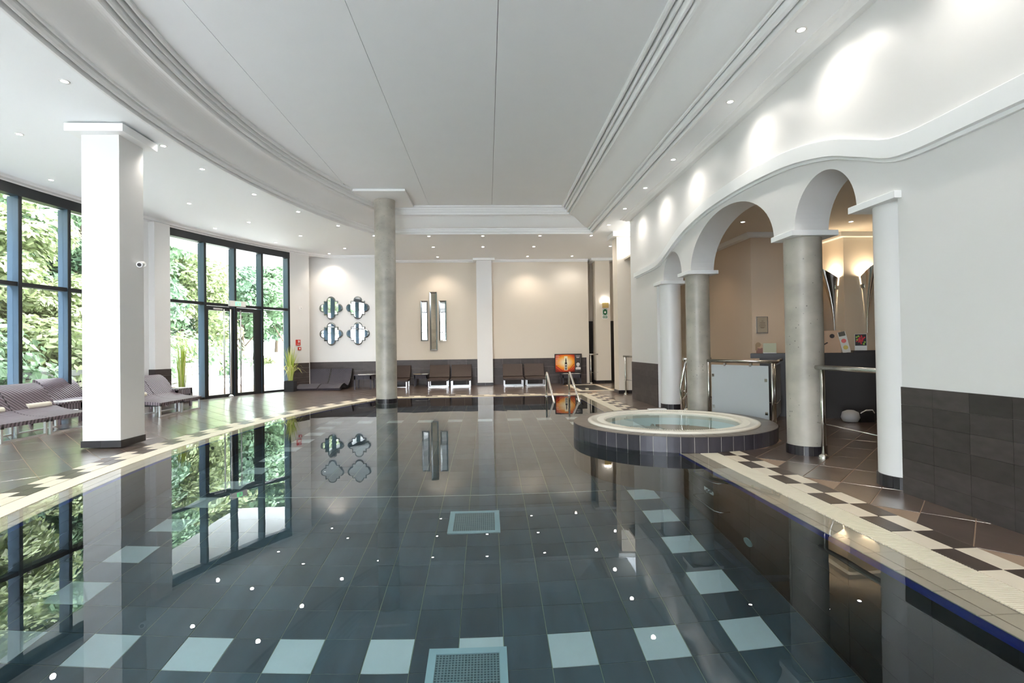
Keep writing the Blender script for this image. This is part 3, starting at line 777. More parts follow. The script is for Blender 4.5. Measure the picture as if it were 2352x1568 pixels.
# ------------------------------------------------------------------ window wall
def bay_box(a0, a1, r0, r1, z0, z1, nn=1):
    b = B()
    for k in range(nn):
        u, v = a0+(a1-a0)*k/nn, a0+(a1-a0)*(k+1)/nn
        P_ = [W_(u, r0), W_(u, r1), W_(v, r1), W_(v, r0)]
        b.prism(P_[::-1], z0, z1)
    return b
ZS, ZH, ZT = .07, 4.045, 2.39
def window(n, mul, label, door=None):
    w = struct('window_%d' % n); w['label'] = label
    a0, a1 = mul[0], mul[-1]; hw = .0018
    part('head_rail', bay_box(a0-hw, a1+hw, -.01, .16, ZH-.18, ZH, len(mul)-1), m_frame, w)
    for i, a in enumerate(mul):
        z0 = ZS-.07
        mu = part('mullion', bay_box(a-hw, a+hw, .012, .21, z0, ZH-.18), m_daylit, w, 'frame side with daylight painted in as blue-grey'); part('mullion_shaded_front', bay_box(a-hw*1.02, a+hw*1.02, -.002, .012, z0, ZH-.18), m_frame, mu, 'frame front painted black as in shade')  # one frame in two colours: daylit sides, shaded front
    for i in range(len(mul)-1):
        u, v = mul[i]+hw, mul[i+1]-hw
        part('transom', bay_box(u, v, .02, .16, ZT-.035, ZT+.035), m_frame, w)
        part('pane', bay_box(u, v, .10, .112, ZT+.035, ZH-.18), m_glass, w)
        if door and door[0] <= i < door[1]: continue
        part('sill_rail', bay_box(u, v, .02, .16, ZS-.07, ZS+.05), m_frame, w)
        part('pane', bay_box(u, v, .10, .112, ZS+.05, ZT-.035), m_glass, w)
    return w
st = .0595
mulA = [.1059+st*k for k in range(-10, 3)]+[.238]
mulB = [.3105, .3777, .4356, .4913, .5495]
w1 = window(1, mulA, 'tall dark-framed curved window wall left of the pillar')
w2 = window(2, mulB, 'tall dark-framed window with a double glass door', (1, 3))
dr_ = struct('door_1'); dr_['label'] = 'black framed double glass door to the garden'
def leaf(a0, a1, st0, st1):
    b = bay_box(a0, a0+st0, .03, .09, ZS-.02, 2.33); part('door_stile', b, m_frame, dr_)
    part('door_stile', bay_box(a1-st1, a1, .03, .09, ZS-.02, 2.33), m_frame, dr_)
    part('door_rail', bay_box(a0+st0, a1-st1, .03, .09, ZS-.02, ZS+.07), m_frame, dr_)
    part('door_rail', bay_box(a0+st0, a1-st1, .03, .09, 2.24, 2.345), m_frame, dr_)
    part('pane', bay_box(a0+st0, a1-st1, .055, .065, ZS+.07, 2.24), m_glass, dr_)
leaf(.3799, .4345, .0045, .0045); leaf(.4366, .4893, .004, .0135)
for a, r in ((.411, -.03), (.4203, -.09), (.4437, -.03)):
    p0, p1 = W_(a, r), W_(a, .03)
    hb_ = B().tube([(p0[0], p0[1], ZS+.08), (p0[0], p0[1], 2.28)], .017, 10)
    for z in (.35, 2.05): hb_.tube([(p0[0], p0[1], z), (p1[0], p1[1], z)], .01, 8)
    part('pull_handle', hb_, m_alu, dr_, 'full-height steel pull handle')
p = W_(.4203, -.09); part('floor_stop', B().lathe(p[0], p[1], [(0, ZS), (.06, ZS), (.06, ZS+.02), (.02, ZS+.06), (0, ZS+.06)], 16), m_alu, dr_)
p = W_(.4372, .02); part('bolt', B().tube([(p[0], p[1], ZS+.02), (p[0], p[1], ZS+.16)], .018, 8), m_alu, dr_)
part('door_closer', bay_box(.393, .41, .0, .03, 2.26, 2.30), m_alu, dr_)
# wall pieces on the arc
wlb = bay_box(.2398, .3087, .0, .3, 0, ZH, 4)
for u, v in ((.5513, .596),): 
    q = bay_box(u, v, 0, .3, 0, ZH, 3); wlb.add(q.v, q.f)
q = bay_box(-.62, -.491, 0, .3, 0, ZH, 6); wlb.add(q.v, q.f)
q = bay_box(-.62, .61, -.02, .4, ZH, ZC+.02, 40); wlb.add(q.v, q.f)
pe = W_(.594); wlb.add([(pe[0], pe[1], 0), (-5.56, 16.45, 0), (-5.56, 16.45, ZC), (pe[0], pe[1], ZC)], [(0, 1, 2, 3)])
wall_left = struct('wall_left', wlb, m_wall, 'white curved wall between the windows')
pa = B(); a_ = bay_box(.2795, .3055, -.16, .01, 0, ZH); struct('wall_left_pier', a_, m_wall, 'white wall pier between the two windows')
pr_ = bpy.data.objects['wall_left_pier']
for j in range(6):
    z = j*.1417
    part('wall_tile', bay_box(.2793, .3057, -.175, -.16, z+.001+.05*0, z+.1407), m_wain, pr_)
    v0, v1 = W_(.2795, -.172), W_(.2795, .005)
    d_ = Vector((v0[0]-W_(.3055, -.172)[0], v0[1]-W_(.3055, -.172)[1])).normalized()*.012
    part('wall_tile', B().prism([v0, (v0[0]+d_.x, v0[1]+d_.y), (v1[0]+d_.x, v1[1]+d_.y), v1], z+.001, z+.1407), m_wain, pr_)
for j in range(6):
    z = j*.1417; part('wall_tile', bay_box(.553, .594, -.012, 0, z+.001, z+.1407, 2), m_wainf, wall_left)
# outer walls closing the room on the left near side
struct('wall_left_near', B().box(-6.2, -5.6, -3.4, .3, 0, ZC), m_wall)
# exit sign over the door
es = thing('exit_sign', 'white emergency exit light box above the glass door', 'sign', tuple(wa(.436, -.03, 2.37)))
tdir = (wa(.4505)-wa(.4201)).normalized(); nrm = Vector((tdir.y, -tdir.x, 0))
c0 = wa(.4353, -.06, 2.437)
part('housing', B().obox(c0, tdir, nrm, (0, 0, 1), .235, .035, .07), m_white, es)
part('green_panel', B().obox(c0+nrm*.037, tdir, nrm, (0, 0, 1), .08, .002, .05), emis('exit_green', (.10, .55, .18), 1.2), es)
part('pictogram', B().obox(c0+nrm*.040-tdir*.02, tdir, nrm, (0, 0, 1), .012, .001, .035).obox(c0+nrm*.040+tdir*.03, tdir, nrm, (0, 0, 1), .02, .001, .03), m_paper, es)
# ------------------------------------------------------------------ downlights
spots = [(2.95, 4.72), (2.95, 6.15), (2.95, 8.09), (2.95, 9.55), (2.95, 11.0), (2.95, 12.47)]
labs = ['first', 'second', 'third', 'fourth', 'fifth', 'sixth']
LIGHTS = [(x, y, '%s recessed spotlight from the camera along the strip beside the arcade wall' % l) for (x, y), l in zip(spots, labs)]
LIGHTS += [(2.76, 13.66, 'recessed spotlight at the far right corner of the coved cornice'), (1.41, 13.66, 'recessed spotlight second from right in the row beyond the far cornice'),
 (-.08, 13.66, 'recessed spotlight third from right in the row beyond the far cornice'), (-1.47, 13.66, 'recessed spotlight just right of the round column, beyond the far cornice'), (-2.85, 13.57, 'recessed spotlight half behind the round concrete column'),
 (3.61, 15.13, 'recessed spotlight beside the capital of the pillar past the arcade'), (1.38, 15.13, 'right spotlight of the three in the middle row before the far wall'), (-.09, 15.13, 'middle spotlight of the middle row, over the far wall pillar'), (-1.51, 15.13, 'left spotlight of the three in the middle row before the far wall'),
 (-1.54, 16.75, 'recessed spotlight close to the far wall above the three narrow mirrors'), (1.32, 16.75, 'recessed spotlight close to the far wall right of its pillar'), (2.75, 16.75, 'recessed spotlight close to the far wall above the poster'),
 (-3.45, 12.46, 'spotlight left of the round column hugging the curved cornice'), (-3.92, 11.19, 'spotlight second from the round column along the curved cornice'), (-4.28, 9.94, 'spotlight third from the round column along the curved cornice'),
 (-4.49, 8.56, 'spotlight by the curved cornice just beyond the large pillar'), (-4.52, 7.60, 'spotlight by the curved cornice glaring on the capital of the large pillar'), (-4.47, 5.80, 'nearest bright spotlight by the curved cornice, before the large pillar'),
 (-6.13, 7.21, 'bright spotlight at the left picture edge, before the large pillar'), (-7.24, 9.11, 'spotlight near the head of the left window wall'), (-5.33, 12.09, 'bright spotlight in the middle of the ceiling before the glass door'),
 (-5.79, 10.55, 'faint spotlight just right of the large pillar'), (-6.37, 12.68, 'spotlight close above the glass door window head'), (-5.64, 14.38, 'spotlight above the right end of the glass door window'),
 (-4.69, 13.53, 'spotlight between the curved cornice and the glass door window'), (-4.04, 15.24, 'spotlight right one of two above the quatrefoil mirrors'), (-4.72, 16.05, 'spotlight nearest the corner above the quatrefoil mirrors')]
UNSEEN = [(2.95, 3.2), (2.95, 1.7), (2.95, .1), (-4.35, 4.3), (-4.2, 2.9), (-3.9, 1.5), (-6.2, 5.6), (-6.3, 3.8), (-1.4, -.6), (.2, -.6), (1.6, -.6), (-1.5, -2), (1.5, -2), (-4, -1)]  # unseen spotlights, added for light beyond the visible rows
REC = [(5.86, 11.2*0+8.95), (4.4, 6.6), (6.2, 6.2), (4.6, 9.2), (4.4, 11.2), (6.6, 9.2)]
m_bulb = emis('lit_downlight_lens', (1, .96, .9), 30)
lampdat = bpy.data.lights.new('downlight_beam', 'SPOT'); lampdat.energy = LAMP_W; lampdat.spot_size = rad(150); lampdat.spot_blend = 1; lampdat.shadow_soft_size = .04; lampdat.color = (1, .93, .84)
lampdatf = bpy.data.lights.new('downlight_beam_far', 'SPOT'); lampdatf.energy = LAMP_W*1.7; lampdatf.spot_size = rad(120); lampdatf.spot_blend = .8; lampdatf.shadow_soft_size = .04; lampdatf.color = (1, .86, .70)
def dl(x, y, z, label, group='recessed ceiling spotlights', dat=None):
    t = thing('downlight', label, 'light', (x, y, z), group)
    t_ = part('trim_ring', B().lathe(x, y, [(.030, z+.0), (.032, z-.006), (.046, z-.007), (.05, z-.001)], 20), m_white, t)
    part('bulb', B().disc(x, y, z-.004, .030, 16, False), m_bulb, t)
    l = bpy.data.objects.new('beam', dat or lampdat); COL.objects.link(l); l.parent = t; l.location = (0, 0, -.03)
    return t
for x, y, lab in LIGHTS: dl(x, y, ZC, lab, dat=lampdatf if y > 13 and x < 2.5 else None)
for i, (x, y) in enumerate(UNSEEN): dl(x, y, ZC, 'unseen recessed spotlight added out of view', 'unseen added spotlights')
lampr = bpy.data.lights.new('reception_beam', 'SPOT'); lampr.energy = 9; lampr.spot_size = rad(110); lampr.spot_blend = .9; lampr.shadow_soft_size = .05; lampr.color = (1, .78, .55)
for i, (x, y) in enumerate(REC): dl(x, y, rz, ['spotlight over the reception counter', 'spotlight behind the near concrete column', 'spotlight at the back of the reception', 'spotlight in the reception seen through the large arch', 'spotlight in the far reception passage', 'spotlight over the right of the reception counter'][i], 'reception spotlights', lampr)
# ------------------------------------------------------------------ lounge chairs
def seat_prof(pts, n=5):
    out = []
    for i in range(len(pts)-1):
        p0 = pts[max(i-1, 0)]; p1 = pts[i]; p2 = pts[i+1]; p3 = pts[min(i+2, len(pts)-1)]
        for k in range(n):
            t = k/n
            out.append(tuple(.5*(2*p1[j]+(p2[j]-p0[j])*t+(2*p0[j]-5*p1[j]+4*p2[j]-p3[j])*t*t+(3*p1[j]-p0[j]-3*p2[j]+p3[j])*t**3) for j in (0, 1)))
    out.append(pts[-1]); return out
def chair(w, m, label, group, prof_seat, prof_back, leg_h, depth, th=.055, mleg=None):
    """front at local x=0 facing -x, width along y from 0 to w"""
    t = thing('lounge_chair', label, 'lounge chair', (0, 0, 0), group); ml = mleg or m_alu
    part('seat', B().ribbon(seat_prof(prof_seat), 0, w, th), m, t)
    part('backrest', B().ribbon(seat_prof(prof_back), .004, w-.004, th), m, t)
    r = .016
    for x in (.03, depth):
        b = B()
        b.box(x-r, x+r, .02, .02+2*r, 0, leg_h); part('leg', b, ml, t)
        part('leg', B().box(x-r, x+r, w-.02-2*r, w-.02, 0, leg_h), ml, t)
        part('sled_bar', B().box(x-r, x+r, .02+2*r, w-.02-2*r, 0, 2*r), ml, t)
    for y0 in (.02, w-.05): part('seat_rail', B().box(.0, depth+.03, y0, y0+.03, leg_h-.01, leg_h+.03), m_black, t)
    return t
# far wall chairs (front towards the pool = -y): local x -> world y
pf_s = [(0, .255), (.2, .262), (.45, .262), (.62, .30)]; pf_b = [(.55, .30), (.64, .42), (.74, .60), (.78, .68)]
c = chair(.645, m_brown, 'brown lounge chair half hidden by the round column', 'brown lounge chairs along the far wall', pf_s, pf_b, .20, .55)
def put(o, x, y, z=0, rz=-pi/2): pass
# rotate +90 deg: local x -> +y, local y -> -x ; origin at front right corner
c.location = (-2.50, 16.52, 0); c.rotation_euler = (0, 0, pi/2)
for x, lab in ((-1.235, 'brown lounge chair under the three narrow mirrors'), (-.53, 'brown lounge chair just left of the far wall pillar'), (1.13, 'brown lounge chair just right of the far wall pillar'), (1.83, 'brown lounge chair nearest the poster')):
    dup(c, (x, 16.50 if x < 0 else 16.42, 0), pi/2, lab)
# woven chairs at the left windows: local x -> -x world: rotate 180; local y -> -y
pl_s = [(0, .255), (.1, .268), (.3, .285), (.42, .315), (.56, .37)]; pl_b = [(.52, .34), (.60, .47), (.70, .62), (.80, .70), (.86, .715)]
c2 = chair(.765, m_rattan, 'woven rattan lounge chair at the left picture edge', 'woven lounge chairs by the window wall', pl_s, pl_b, .20, .50)
c2.location = (-6.30, 7.885, .05); c2.rotation_euler = (0, 0, pi)
dup(c2, (-6.30, 8.665, .05), pi, 'woven rattan lounge chair partly hidden behind the large pillar')
dup(c2, (-6.98, 10.22, .06), pi, 'woven rattan lounge chair peeping out left of the large pillar by the window')
c3 = chair(.68, m_rattan, 'woven rattan lounge chair seen just right of the large pillar', 'woven lounge chairs by the window wall', pl_s, pl_b, .20, .50)
c3.location = (-5.88, 10.43, .05); c3.rotation_euler = (0, 0, pi)
c3b = dup(c3, (-5.88, 11.12, .05), pi, 'woven rattan lounge chair nearest the grass planter by the pier')
# wavy black loungers, no legs
def wavy(x0, lab):
    t = thing('wave_lounger', lab, 'lounger', (x0, 15.27, .05), 'black wave loungers in the far left corner')
    pr = seat_prof([(0, .075), (.16, .155), (.34, .19), (.50, .13), (.62, .115), (.76, .22), (.90, .44), (.97, .60)])
    b = B().ribbon(pr, 0, .63, .07)
    b.v = [(x0+.63-v[1]+ (v[0]*.12), 15.27+v[0], .05+v[2]) for v in b.v]; b.f = [f[::-1] for f in b.f]; b.f = [f[::-1] for f in b.f]
    part('seat_shell', b, m_rattanb, t)
    e = B().ribbon([(p[0], p[1]-.001) for p in pr], 0, .0, .07)
    bb = B()
    for yv in (.0, .615): 
        q = B().ribbon([(p[0], p[1]+.006) for p in pr], yv, yv+.015, .082); bb.add(q.v, q.f)
    bb.v = [(x0+.63-v[1]+(v[0]*.12), 15.27+v[0], .05+v[2]) for v in bb.v]
    part('side_band', bb, m_black, t)
    return t
wavy(-5.50, 'left black wave lounger beside the grass planter'); wavy(-4.86, 'right black wave lounger below the quatrefoil mirrors')
# ------------------------------------------------------------------ side tables and what lies on them
def table(x, y, s, h, lab, z=0, m=None):
    t = thing('side_table', lab, 'side table', (x, y, z), 'small woven side tables'); m = m or m_rattanb; a = s/2
    part('table_top', B().box(x-a, x+a, y-a, y+a, z+h-.03, z+h, .004), m, t)
    part('apron', B().box(x-a+.01, x+a-.01, y-a+.01, y-a+.03, z+h-.13, z+h-.03).box(x-a+.01, x+a-.01, y+a-.03, y+a-.01, z+h-.13, z+h-.03).box(x-a+.01, x-a+.03, y-a+.03, y+a-.03, z+h-.13, z+h-.03).box(x+a-.03, x+a-.01, y-a+.03, y+a-.03, z+h-.13, z+h-.03), m, t)
    for sx in (-1, 1):
        for sy in (-1, 1): part('leg', B().box(x+sx*(a-.03)-.02, x+sx*(a-.03)+.02, y+sy*(a-.03)-.02, y+sy*(a-.03)+.02, z, z+h-.03), m, t)
    return t
def magazine(x, y, z, lab, rz, c=None, s=(.11, .15)):
    b = B(); u = Vector((cos(rz), sin(rz), 0)); v = Vector((-sin(rz), cos(rz), 0))
    o = bpy.data.objects.new('magazine', None)
    COL.objects.link(o); o.location = (x, y, z); o['label'] = lab; o['category'] = 'magazine'; o['group'] = 'magazines on the side tables'
    part('pages', B().obox((x, y, z+.004), u, v, (0, 0, 1), s[0], s[1], .0035), m_paper, o)
    part('cover', B().obox((x, y, z+.0085), u, v, (0, 0, 1), s[0]+.002, s[1]+.002, .001), c or m_white, o)
m_magr = mat('magazine_cover_red', (.5, .12, .08), .4); m_magg = mat('magazine_cover_ochre', (.6, .42, .2), .4)
table(-7.15, 9.08, .50, .36, 'woven side table between the left chairs and the window', .06, m_rattan)
magazine(-7.2, 8.98, .42, 'open white magazine on the table behind the left chairs', .4); magazine(-7.02, 9.2, .42, 'second pale magazine on the table behind the left chairs', -.3)
table(-6.62, 11.35, .56, .40, 'woven side table beside the grass planter at the pier', .06, m_rattan)
magazine(-6.72, 11.25, .46, 'white magazine on the table by the pier planter', .2); magazine(-6.48, 11.42, .46, 'cream magazine on the table by the pier planter', 1.1); magazine(-6.75, 11.5, .46, 'red magazine on the table by the pier planter', .7, m_magr)
table(-3.66, 15.85, .52, .42, 'dark side table just left of the round column', .05)
magazine(-3.72, 15.8, .47, 'pale magazine on the table left of the round column', .3); magazine(-3.52, 15.92, .47, 'second pale magazine on the table left of the round column', 1.2)
table(-2.13, 17.05, .44, .40, 'low dark side table below the three narrow mirrors')
magazine(-2.23, 16.98, .40, 'ochre magazine on the table below the narrow mirrors', .5, m_magg); magazine(-2.02, 17.02, .40, 'white magazine on the table below the narrow mirrors', -.2)
# towels
def towel(x, y, z, lab, L=.42, r=.045):
    t = thing('rolled_towel', lab, 'towel', (x, y, z), 'rolled cream towels on the chairs')
    part('roll', B().lathe(0, 0, [(0, 0)], 3) if False else B().tube([(x, y-L/2, z+r), (x, y-L/2+.02, z+r), (x, y, z+r*1.02), (x, y+L/2-.02, z+r), (x, y+L/2, z+r)], r, 16), m_towel, t)
    sp = [(x+(r*.9-.0005*k)*cos(k*.45)*(1-k/46), y-L/2-.003, z+r+(r*.9)*sin(k*.45)*(1-k/46)) for k in range(40)]
    part('spiral_fold', B().tube(sp, .003, 5), m_towel, t)
towel(-6.87, 7.58, .385, 'rolled cream towel on the leftmost woven chair'); towel(-6.87, 8.38, .385, 'rolled cream towel on the chair just left of the pillar'); towel(-6.44, 10.0, .385, 'rolled cream towel on the chair right of the pillar')
# ------------------------------------------------------------------ grass planters
def grass(x, y, z, h, nb, spread, pot, lab, seed, pale=.5, bend=.5):
    random.seed(seed); t = thing('grass_planter', lab, 'potted plant', (x, y, z))
    w, hh = pot
    part('pot', B().box(x-w, x+w, y-w, y+w, z, z+hh, .006), m_black if seed == 1 else m_black, t)
    part('soil', B().box(x-w+.02, x+w-.02, y-w+.02, y+w-.02, z+hh, z+hh+.006), m_soil, t)
    for mm, nm, frac in ((m_leafg, 'green_leaf', 1-pale), (m_leafy, 'pale_leaf', pale)):
        for i in range(int(nb*frac)):
            a = random.uniform(0, 2*pi); b0 = random.uniform(0, w*.5); k = random.random()
            L = h*random.uniform(.55, 1); sp = spread*random.uniform(.05, 1)*(1 if nm == 'pale_leaf' else .45); wd = random.uniform(.010, .02)
            b = B(); vs = []; side = Vector((-sin(a), cos(a), 0))
            for s in range(8):
                q = s/7; rr = b0+sp*q**1.7; zz = z+hh+L*(q-(bend*q**3 if sp > spread*.5 else .12*q**3)*min(1, sp/spread*1.3))
                c_ = Vector((x+cos(a)*rr, y+sin(a)*rr, zz)); ww = wd*(1-q**2)+.0015
                vs += [c_-side*ww, c_+side*ww]
            b.add(vs, [(2*s, 2*s+1, 2*s+3, 2*s+2) for s in range(7)], True)
            part('leaf', b, mm, t)
grass(-7.02, 12.45, .08, 1.20, 46, .20, (.15, .30), 'tall upright green grass plant by the wall pier', 1, .2, .1)
grass(-5.53, 15.05, .07, 1.02, 90, .55, (.13, .30), 'arching pale green grass plant in the corner right of the glass door', 2, .6, .75)
# ------------------------------------------------------------------ wall mirrors
def quatre(cx_, cz, s, lab, yw=16.44):
    """quatrefoil with stepped corners, in the xz plane"""
    pts = []
    def arcp(cx, cz, r, a0, a1, n=12): return [(cx+r*cos(a0+(a1-a0)*k/n), cz+r*sin(a0+(a1-a0)*k/n)) for k in range(n+1)]
    q = []
    base = arcp(.62, 0, .365, -pi/2*.98, pi/2*.98)+[(.60, .37), (.60, .60), (.37, .60)]
    for k in range(4):
        ca, sa = cos(k*pi/2), sin(k*pi/2); q += [(x*ca-z*sa, x*sa+z*ca) for x, z in base]
    t = thing('quatrefoil_mirror', lab, 'mirror', (cx_, yw, cz), 'quatrefoil mirrors on the far left wall')
    n = len(q); b = B()
    for sc, y in ((1, yw), (1, yw-.02), (.87, yw-.034)): b.add([(cx_+x*s*sc, y, cz+z*s*sc) for x, z in q], [])
    for r in range(2): b.f += [(r*n+i, r*n+(i+1) % n, (r+1)*n+(i+1) % n, (r+1)*n+i) for i in range(n)]; b.sm += [False]*n
    part('bevelled_rim', b, m_bevel, t)
    b = B(); b.add([(cx_+x*s*.87, yw-.0342, cz+z*s*.87) for x, z in q]+[(cx_, yw-.0342, cz)], [(i, (i+1) % n, n) for i in range(n)])
    part('mirror_glass', b, m_mirror, t)
    return t
m_mirror_ = m_mirror
for cx_, cz, lab in ((-4.79, 2.505, 'upper left quatrefoil mirror'), (-3.975, 2.505, 'upper right quatrefoil mirror beside the round column'), (-4.79, 1.71, 'lower left quatrefoil mirror'), (-3.975, 1.71, 'lower right quatrefoil mirror beside the round column')):
    quatre(cx_, cz, .362, lab)
def slim(x0, x1, z0, z1, lab):
    t = thing('slim_mirror', lab, 'mirror', ((x0+x1)/2, 17.39, z0), 'slim bevelled mirrors on the far wall'); y = 17.40; e = .045
    b = B(); o = [(x0, z0), (x1, z0), (x1, z1), (x0, z1)]; i_ = [(x0+e, z0+e), (x1-e, z0+e), (x1-e, z1-e), (x0+e, z1-e)]
    b.add([(x, y, z) for x, z in o]+[(x, y-.05, z) for x, z in o]+[(x, y-.028, z) for x, z in i_],
          [(k, (k+1) % 4, 4+(k+1) % 4, 4+k) for k in range(4)]+[(4+k, 4+(k+1) % 4, 8+(k+1) % 4, 8+k) for k in range(4)])
    part('bevelled_frame', b, m_bevel, t)
    part('mirror_glass', B().add([(x, y-.029, z) for x, z in i_], [(0, 1, 2, 3)]), m_mirror, t)
slim(-2.17, -1.93, 1.465, 2.785, 'left short slim mirror'); slim(-1.875, -1.635, 1.15, 3.07, 'tall central slim mirror'); slim(-1.575, -1.335, 1.465, 2.785, 'right short slim mirror')
# ------------------------------------------------------------------ far right: poster, foot bath, rails, sign
ps = thing('advertising_poster', 'framed orange poster with a dark bottle standing on the low table', 'poster', (2.65, 17.2, .36))
part('frame', B().box(2.20, 3.10, 17.22, 17.25, .36, .98, .004), m_black, ps)
def radial(name):
    m = bpy.data.materials.new(name); m.use_nodes = True; n = m.node_tree.nodes; l = m.node_tree.links; b = n['Principled BSDF']; b.inputs['Roughness'].default_value = .3
    tc = n.new('ShaderNodeTexCoord'); mp = n.new('ShaderNodeMapping'); mp.inputs['Location'].default_value = (-.52*1.3, 0, -.55*1.6); mp.inputs['Scale'].default_value = (1.3, 0, 1.6)
    gr = n.new('ShaderNodeTexGradient'); gr.gradient_type = 'SPHERICAL'; l.new(tc.outputs['Generated'], mp.inputs[0]); l.new(mp.outputs[0], gr.inputs[0])
    cr = n.new('ShaderNodeValToRGB'); e = cr.color_ramp.elements; e[0].position = .05; e[0].color = (.22, .012, .005, 1); e[1].position = .85; e[1].color = (1, .9, .6, 1)
    x = cr.color_ramp.elements.new(.25); x.color = (.75, .08, .01, 1); x = cr.color_ramp.elements.new(.48); x.color = (1, .42, .03, 1)
    l.new(gr.outputs['Fac'], cr.inputs[0]); l.new(cr.outputs[0], b.inputs['Base Color']); return m
m_post = radial('orange_burst_print')
yq = 17.218
part('orange_print', B().box(2.225, 2.86, yq-.002, yq+.004, .385, .955), m_post, ps)
part('grey_print', B().box(2.865, 3.075, yq-.002, yq+.004, .385, .955), mat('grey_print', (.06, .055, .055), .4), ps)
part('glow_print', B().box(2.515, 2.625, yq-.006, yq-.002, .44, .90), mat('pale_glow_print', (1, .9, .62), .4), ps)
m_prk = mat('dark_bottle_print', (.03, .012, .012), .4)
part('bottle_print', B().box(2.535, 2.605, yq-.009, yq-.006, .46, .70).box(2.552, 2.588, yq-.009, yq-.006, .70, .80).box(2.560, 2.580, yq-.009, yq-.006, .80, .84), m_prk, ps)
part('bottle_label_print', B().box(2.548, 2.592, yq-.011, yq-.009, .60, .635).box(2.548, 2.592, yq-.011, yq-.009, .53, .56).box(2.553, 2.587, yq-.011, yq-.009, .49, .505), m_paper, ps)
ray_ = B()
for x0, z0, x1, z1 in ((2.24, .60, 2.47, .42), (2.24, .52, 2.40, .40), (2.84, .66, 2.65, .42), (2.84, .58, 2.70, .42)):
    ray_.add([(x0, yq-.004, z0), (x1, yq-.004, z1), (x1, yq-.004, z1-.022), (x0, yq-.004, z0-.03)], [(0, 1, 2, 3)])
part('flame_rays_print', ray_, mat('deep_red_print', (.35, .02, .01), .4), ps)
txt = B(); random.seed(3)
for k, z in enumerate((.93, .90, .86, .83, .80, .77, .74, .71, .67, .64)): txt.box(2.24, 2.24+random.uniform(.07, .17), yq-.005, yq-.002, z-.006, z+.004)
part('lettering_print', txt, mat('pink_lettering_print', (.9, .55, .42), .5), ps)
tx2 = B()
for z, a, b_ in ((.905, 2.90, 3.04), (.865, 2.915, 3.025), (.85, 2.925, 3.01)): tx2.box(a, b_, yq-.005, yq-.002, z-.006, z+.006)
tx2.add([(2.97+.055*cos(t), yq-.005, .635+.075*sin(t)) for t in [2*pi*k/16 for k in range(16)]], [tuple(range(16))])
tx2.add([(2.89, yq-.005, .46), (3.05, yq-.005, .46), (3.06, yq-.005, .52), (3.0, yq-.005, .545), (2.94, yq-.005, .545), (2.885, yq-.005, .52)], [(0, 1, 2, 3, 4, 5)])
part('portrait_print', tx2, mat('pale_portrait_print', (.75, .70, .68), .5), ps)
tx3 = B().box(2.945, 2.962, yq-.007, yq-.005, .645, .652).box(2.98, 2.997, yq-.007, yq-.005, .645, .652).box(2.955, 2.985, yq-.007, yq-.005, .598, .604)
tx3.add([(2.97+.06*cos(t), yq-.0065, .66+.065*sin(t)) for t in [pi*k/12 for k in range(13)]]+[(2.97+.045*cos(t), yq-.0065, .66+.03*sin(t)) for t in [pi*(12-k)/12 for k in range(13)]], [(k, k+1, 24-k, 25-k) for k in range(12)])
part('portrait_detail_print', tx3, m_prk, ps)
pt_ = table(2.68, 17.0, .62, .345, 'low dark side table carrying the orange poster')
for k, (x, lab) in enumerate(((2.5, 'left leaflet pile in front of the poster'), (2.68, 'middle leaflet pile in front of the poster'), (2.86, 'right leaflet pile in front of the poster'))): magazine(x, 16.82, .345, lab, .1+.5*k, None, (.07, .09))
# foot bath
fbp = thing('foot_bath', 'small rectangular foot bath with cream tiled border', 'foot bath', (2.97, 15.4, 0))
fx0, fx1, fy0, fy1 = 2.47, 3.45, 14.22, 16.55
for a, b, c_, d_, nn in ((fx0, fx1, fy0, fy0+.11, 4), (fx0, fx1, fy1-.11, fy1, 4)):
    for k in range(nn): part('border_tile', B().box(a+(b-a)*k/nn+.002, a+(b-a)*(k+1)/nn-.002, c_, d_, -.01, .014, .002), m_chw, fbp)
for a, b in ((fx0, fx0+.11), (fx1-.11, fx1)):
    for k in range(7): y0 = fy0+.112+(fy1-fy0-.224)*k/7; part('border_tile', B().box(a, b, y0+.001, y0+(fy1-fy0-.224)/7-.001, -.01, .014, .002), m_chw, fbp)
part('bath_floor', B().box(fx0+.11, fx1-.11, fy0+.11, fy1-.11, -.003, -.001), m_pwall, fbp)
part('water_film', B().box(fx0+.11, fx1-.11, fy0+.11, fy1-.11, .001, .004), m_black, fbp, 'dark still water')
part('inlet', B().box(2.72, 2.80, 14.55, 14.68, .004, .05, .006), m_curb, fbp)
# exit sign on the pillar
sg = thing('exit_sign', 'emergency light and assembly point sign on the cream pillar', 'sign', (3.90, 17.25, 2.2)); yk = 17.25
part('lamp_head', B().lathe(3.855, yk-.05, [(0, 2.66), (.05, 2.67), (.052, 2.76), (0, 2.77)], 16), emis('emergency_lamp', (1, 1, 1), 4), sg)
part('lamp_head', B().lathe(3.965, yk-.05, [(0, 2.66), (.05, 2.67), (.052, 2.76), (0, 2.77)], 16), emis('emergency_lamp', (1, 1, 1), 4), sg)
part('lamp_box', B().box(3.81, 4.01, yk-.07, yk, 2.48, 2.65, .005), mat('brass_case', (.65, .5, .2), .3, .6), sg)
part('sign_plate', B().box(3.81, 3.99, yk-.02, yk, 2.12, 2.46, .003), m_white, sg)
part('green_field', B().box(3.825, 3.975, yk-.024, yk-.02, 2.235, 2.445).box(3.825, 3.975, yk-.024, yk-.02, 2.14, 2.21), m_green, sg)
arw = B()
for sx in (-1, 1):
    for sz in (-1, 1): arw.add([(3.90+sx*.062, yk-.027, 2.34+sz*.092), (3.90+sx*.03, yk-.027, 2.34+sz*.09), (3.90+sx*.06, yk-.027, 2.34+sz*.055)], [(0, 1, 2)])
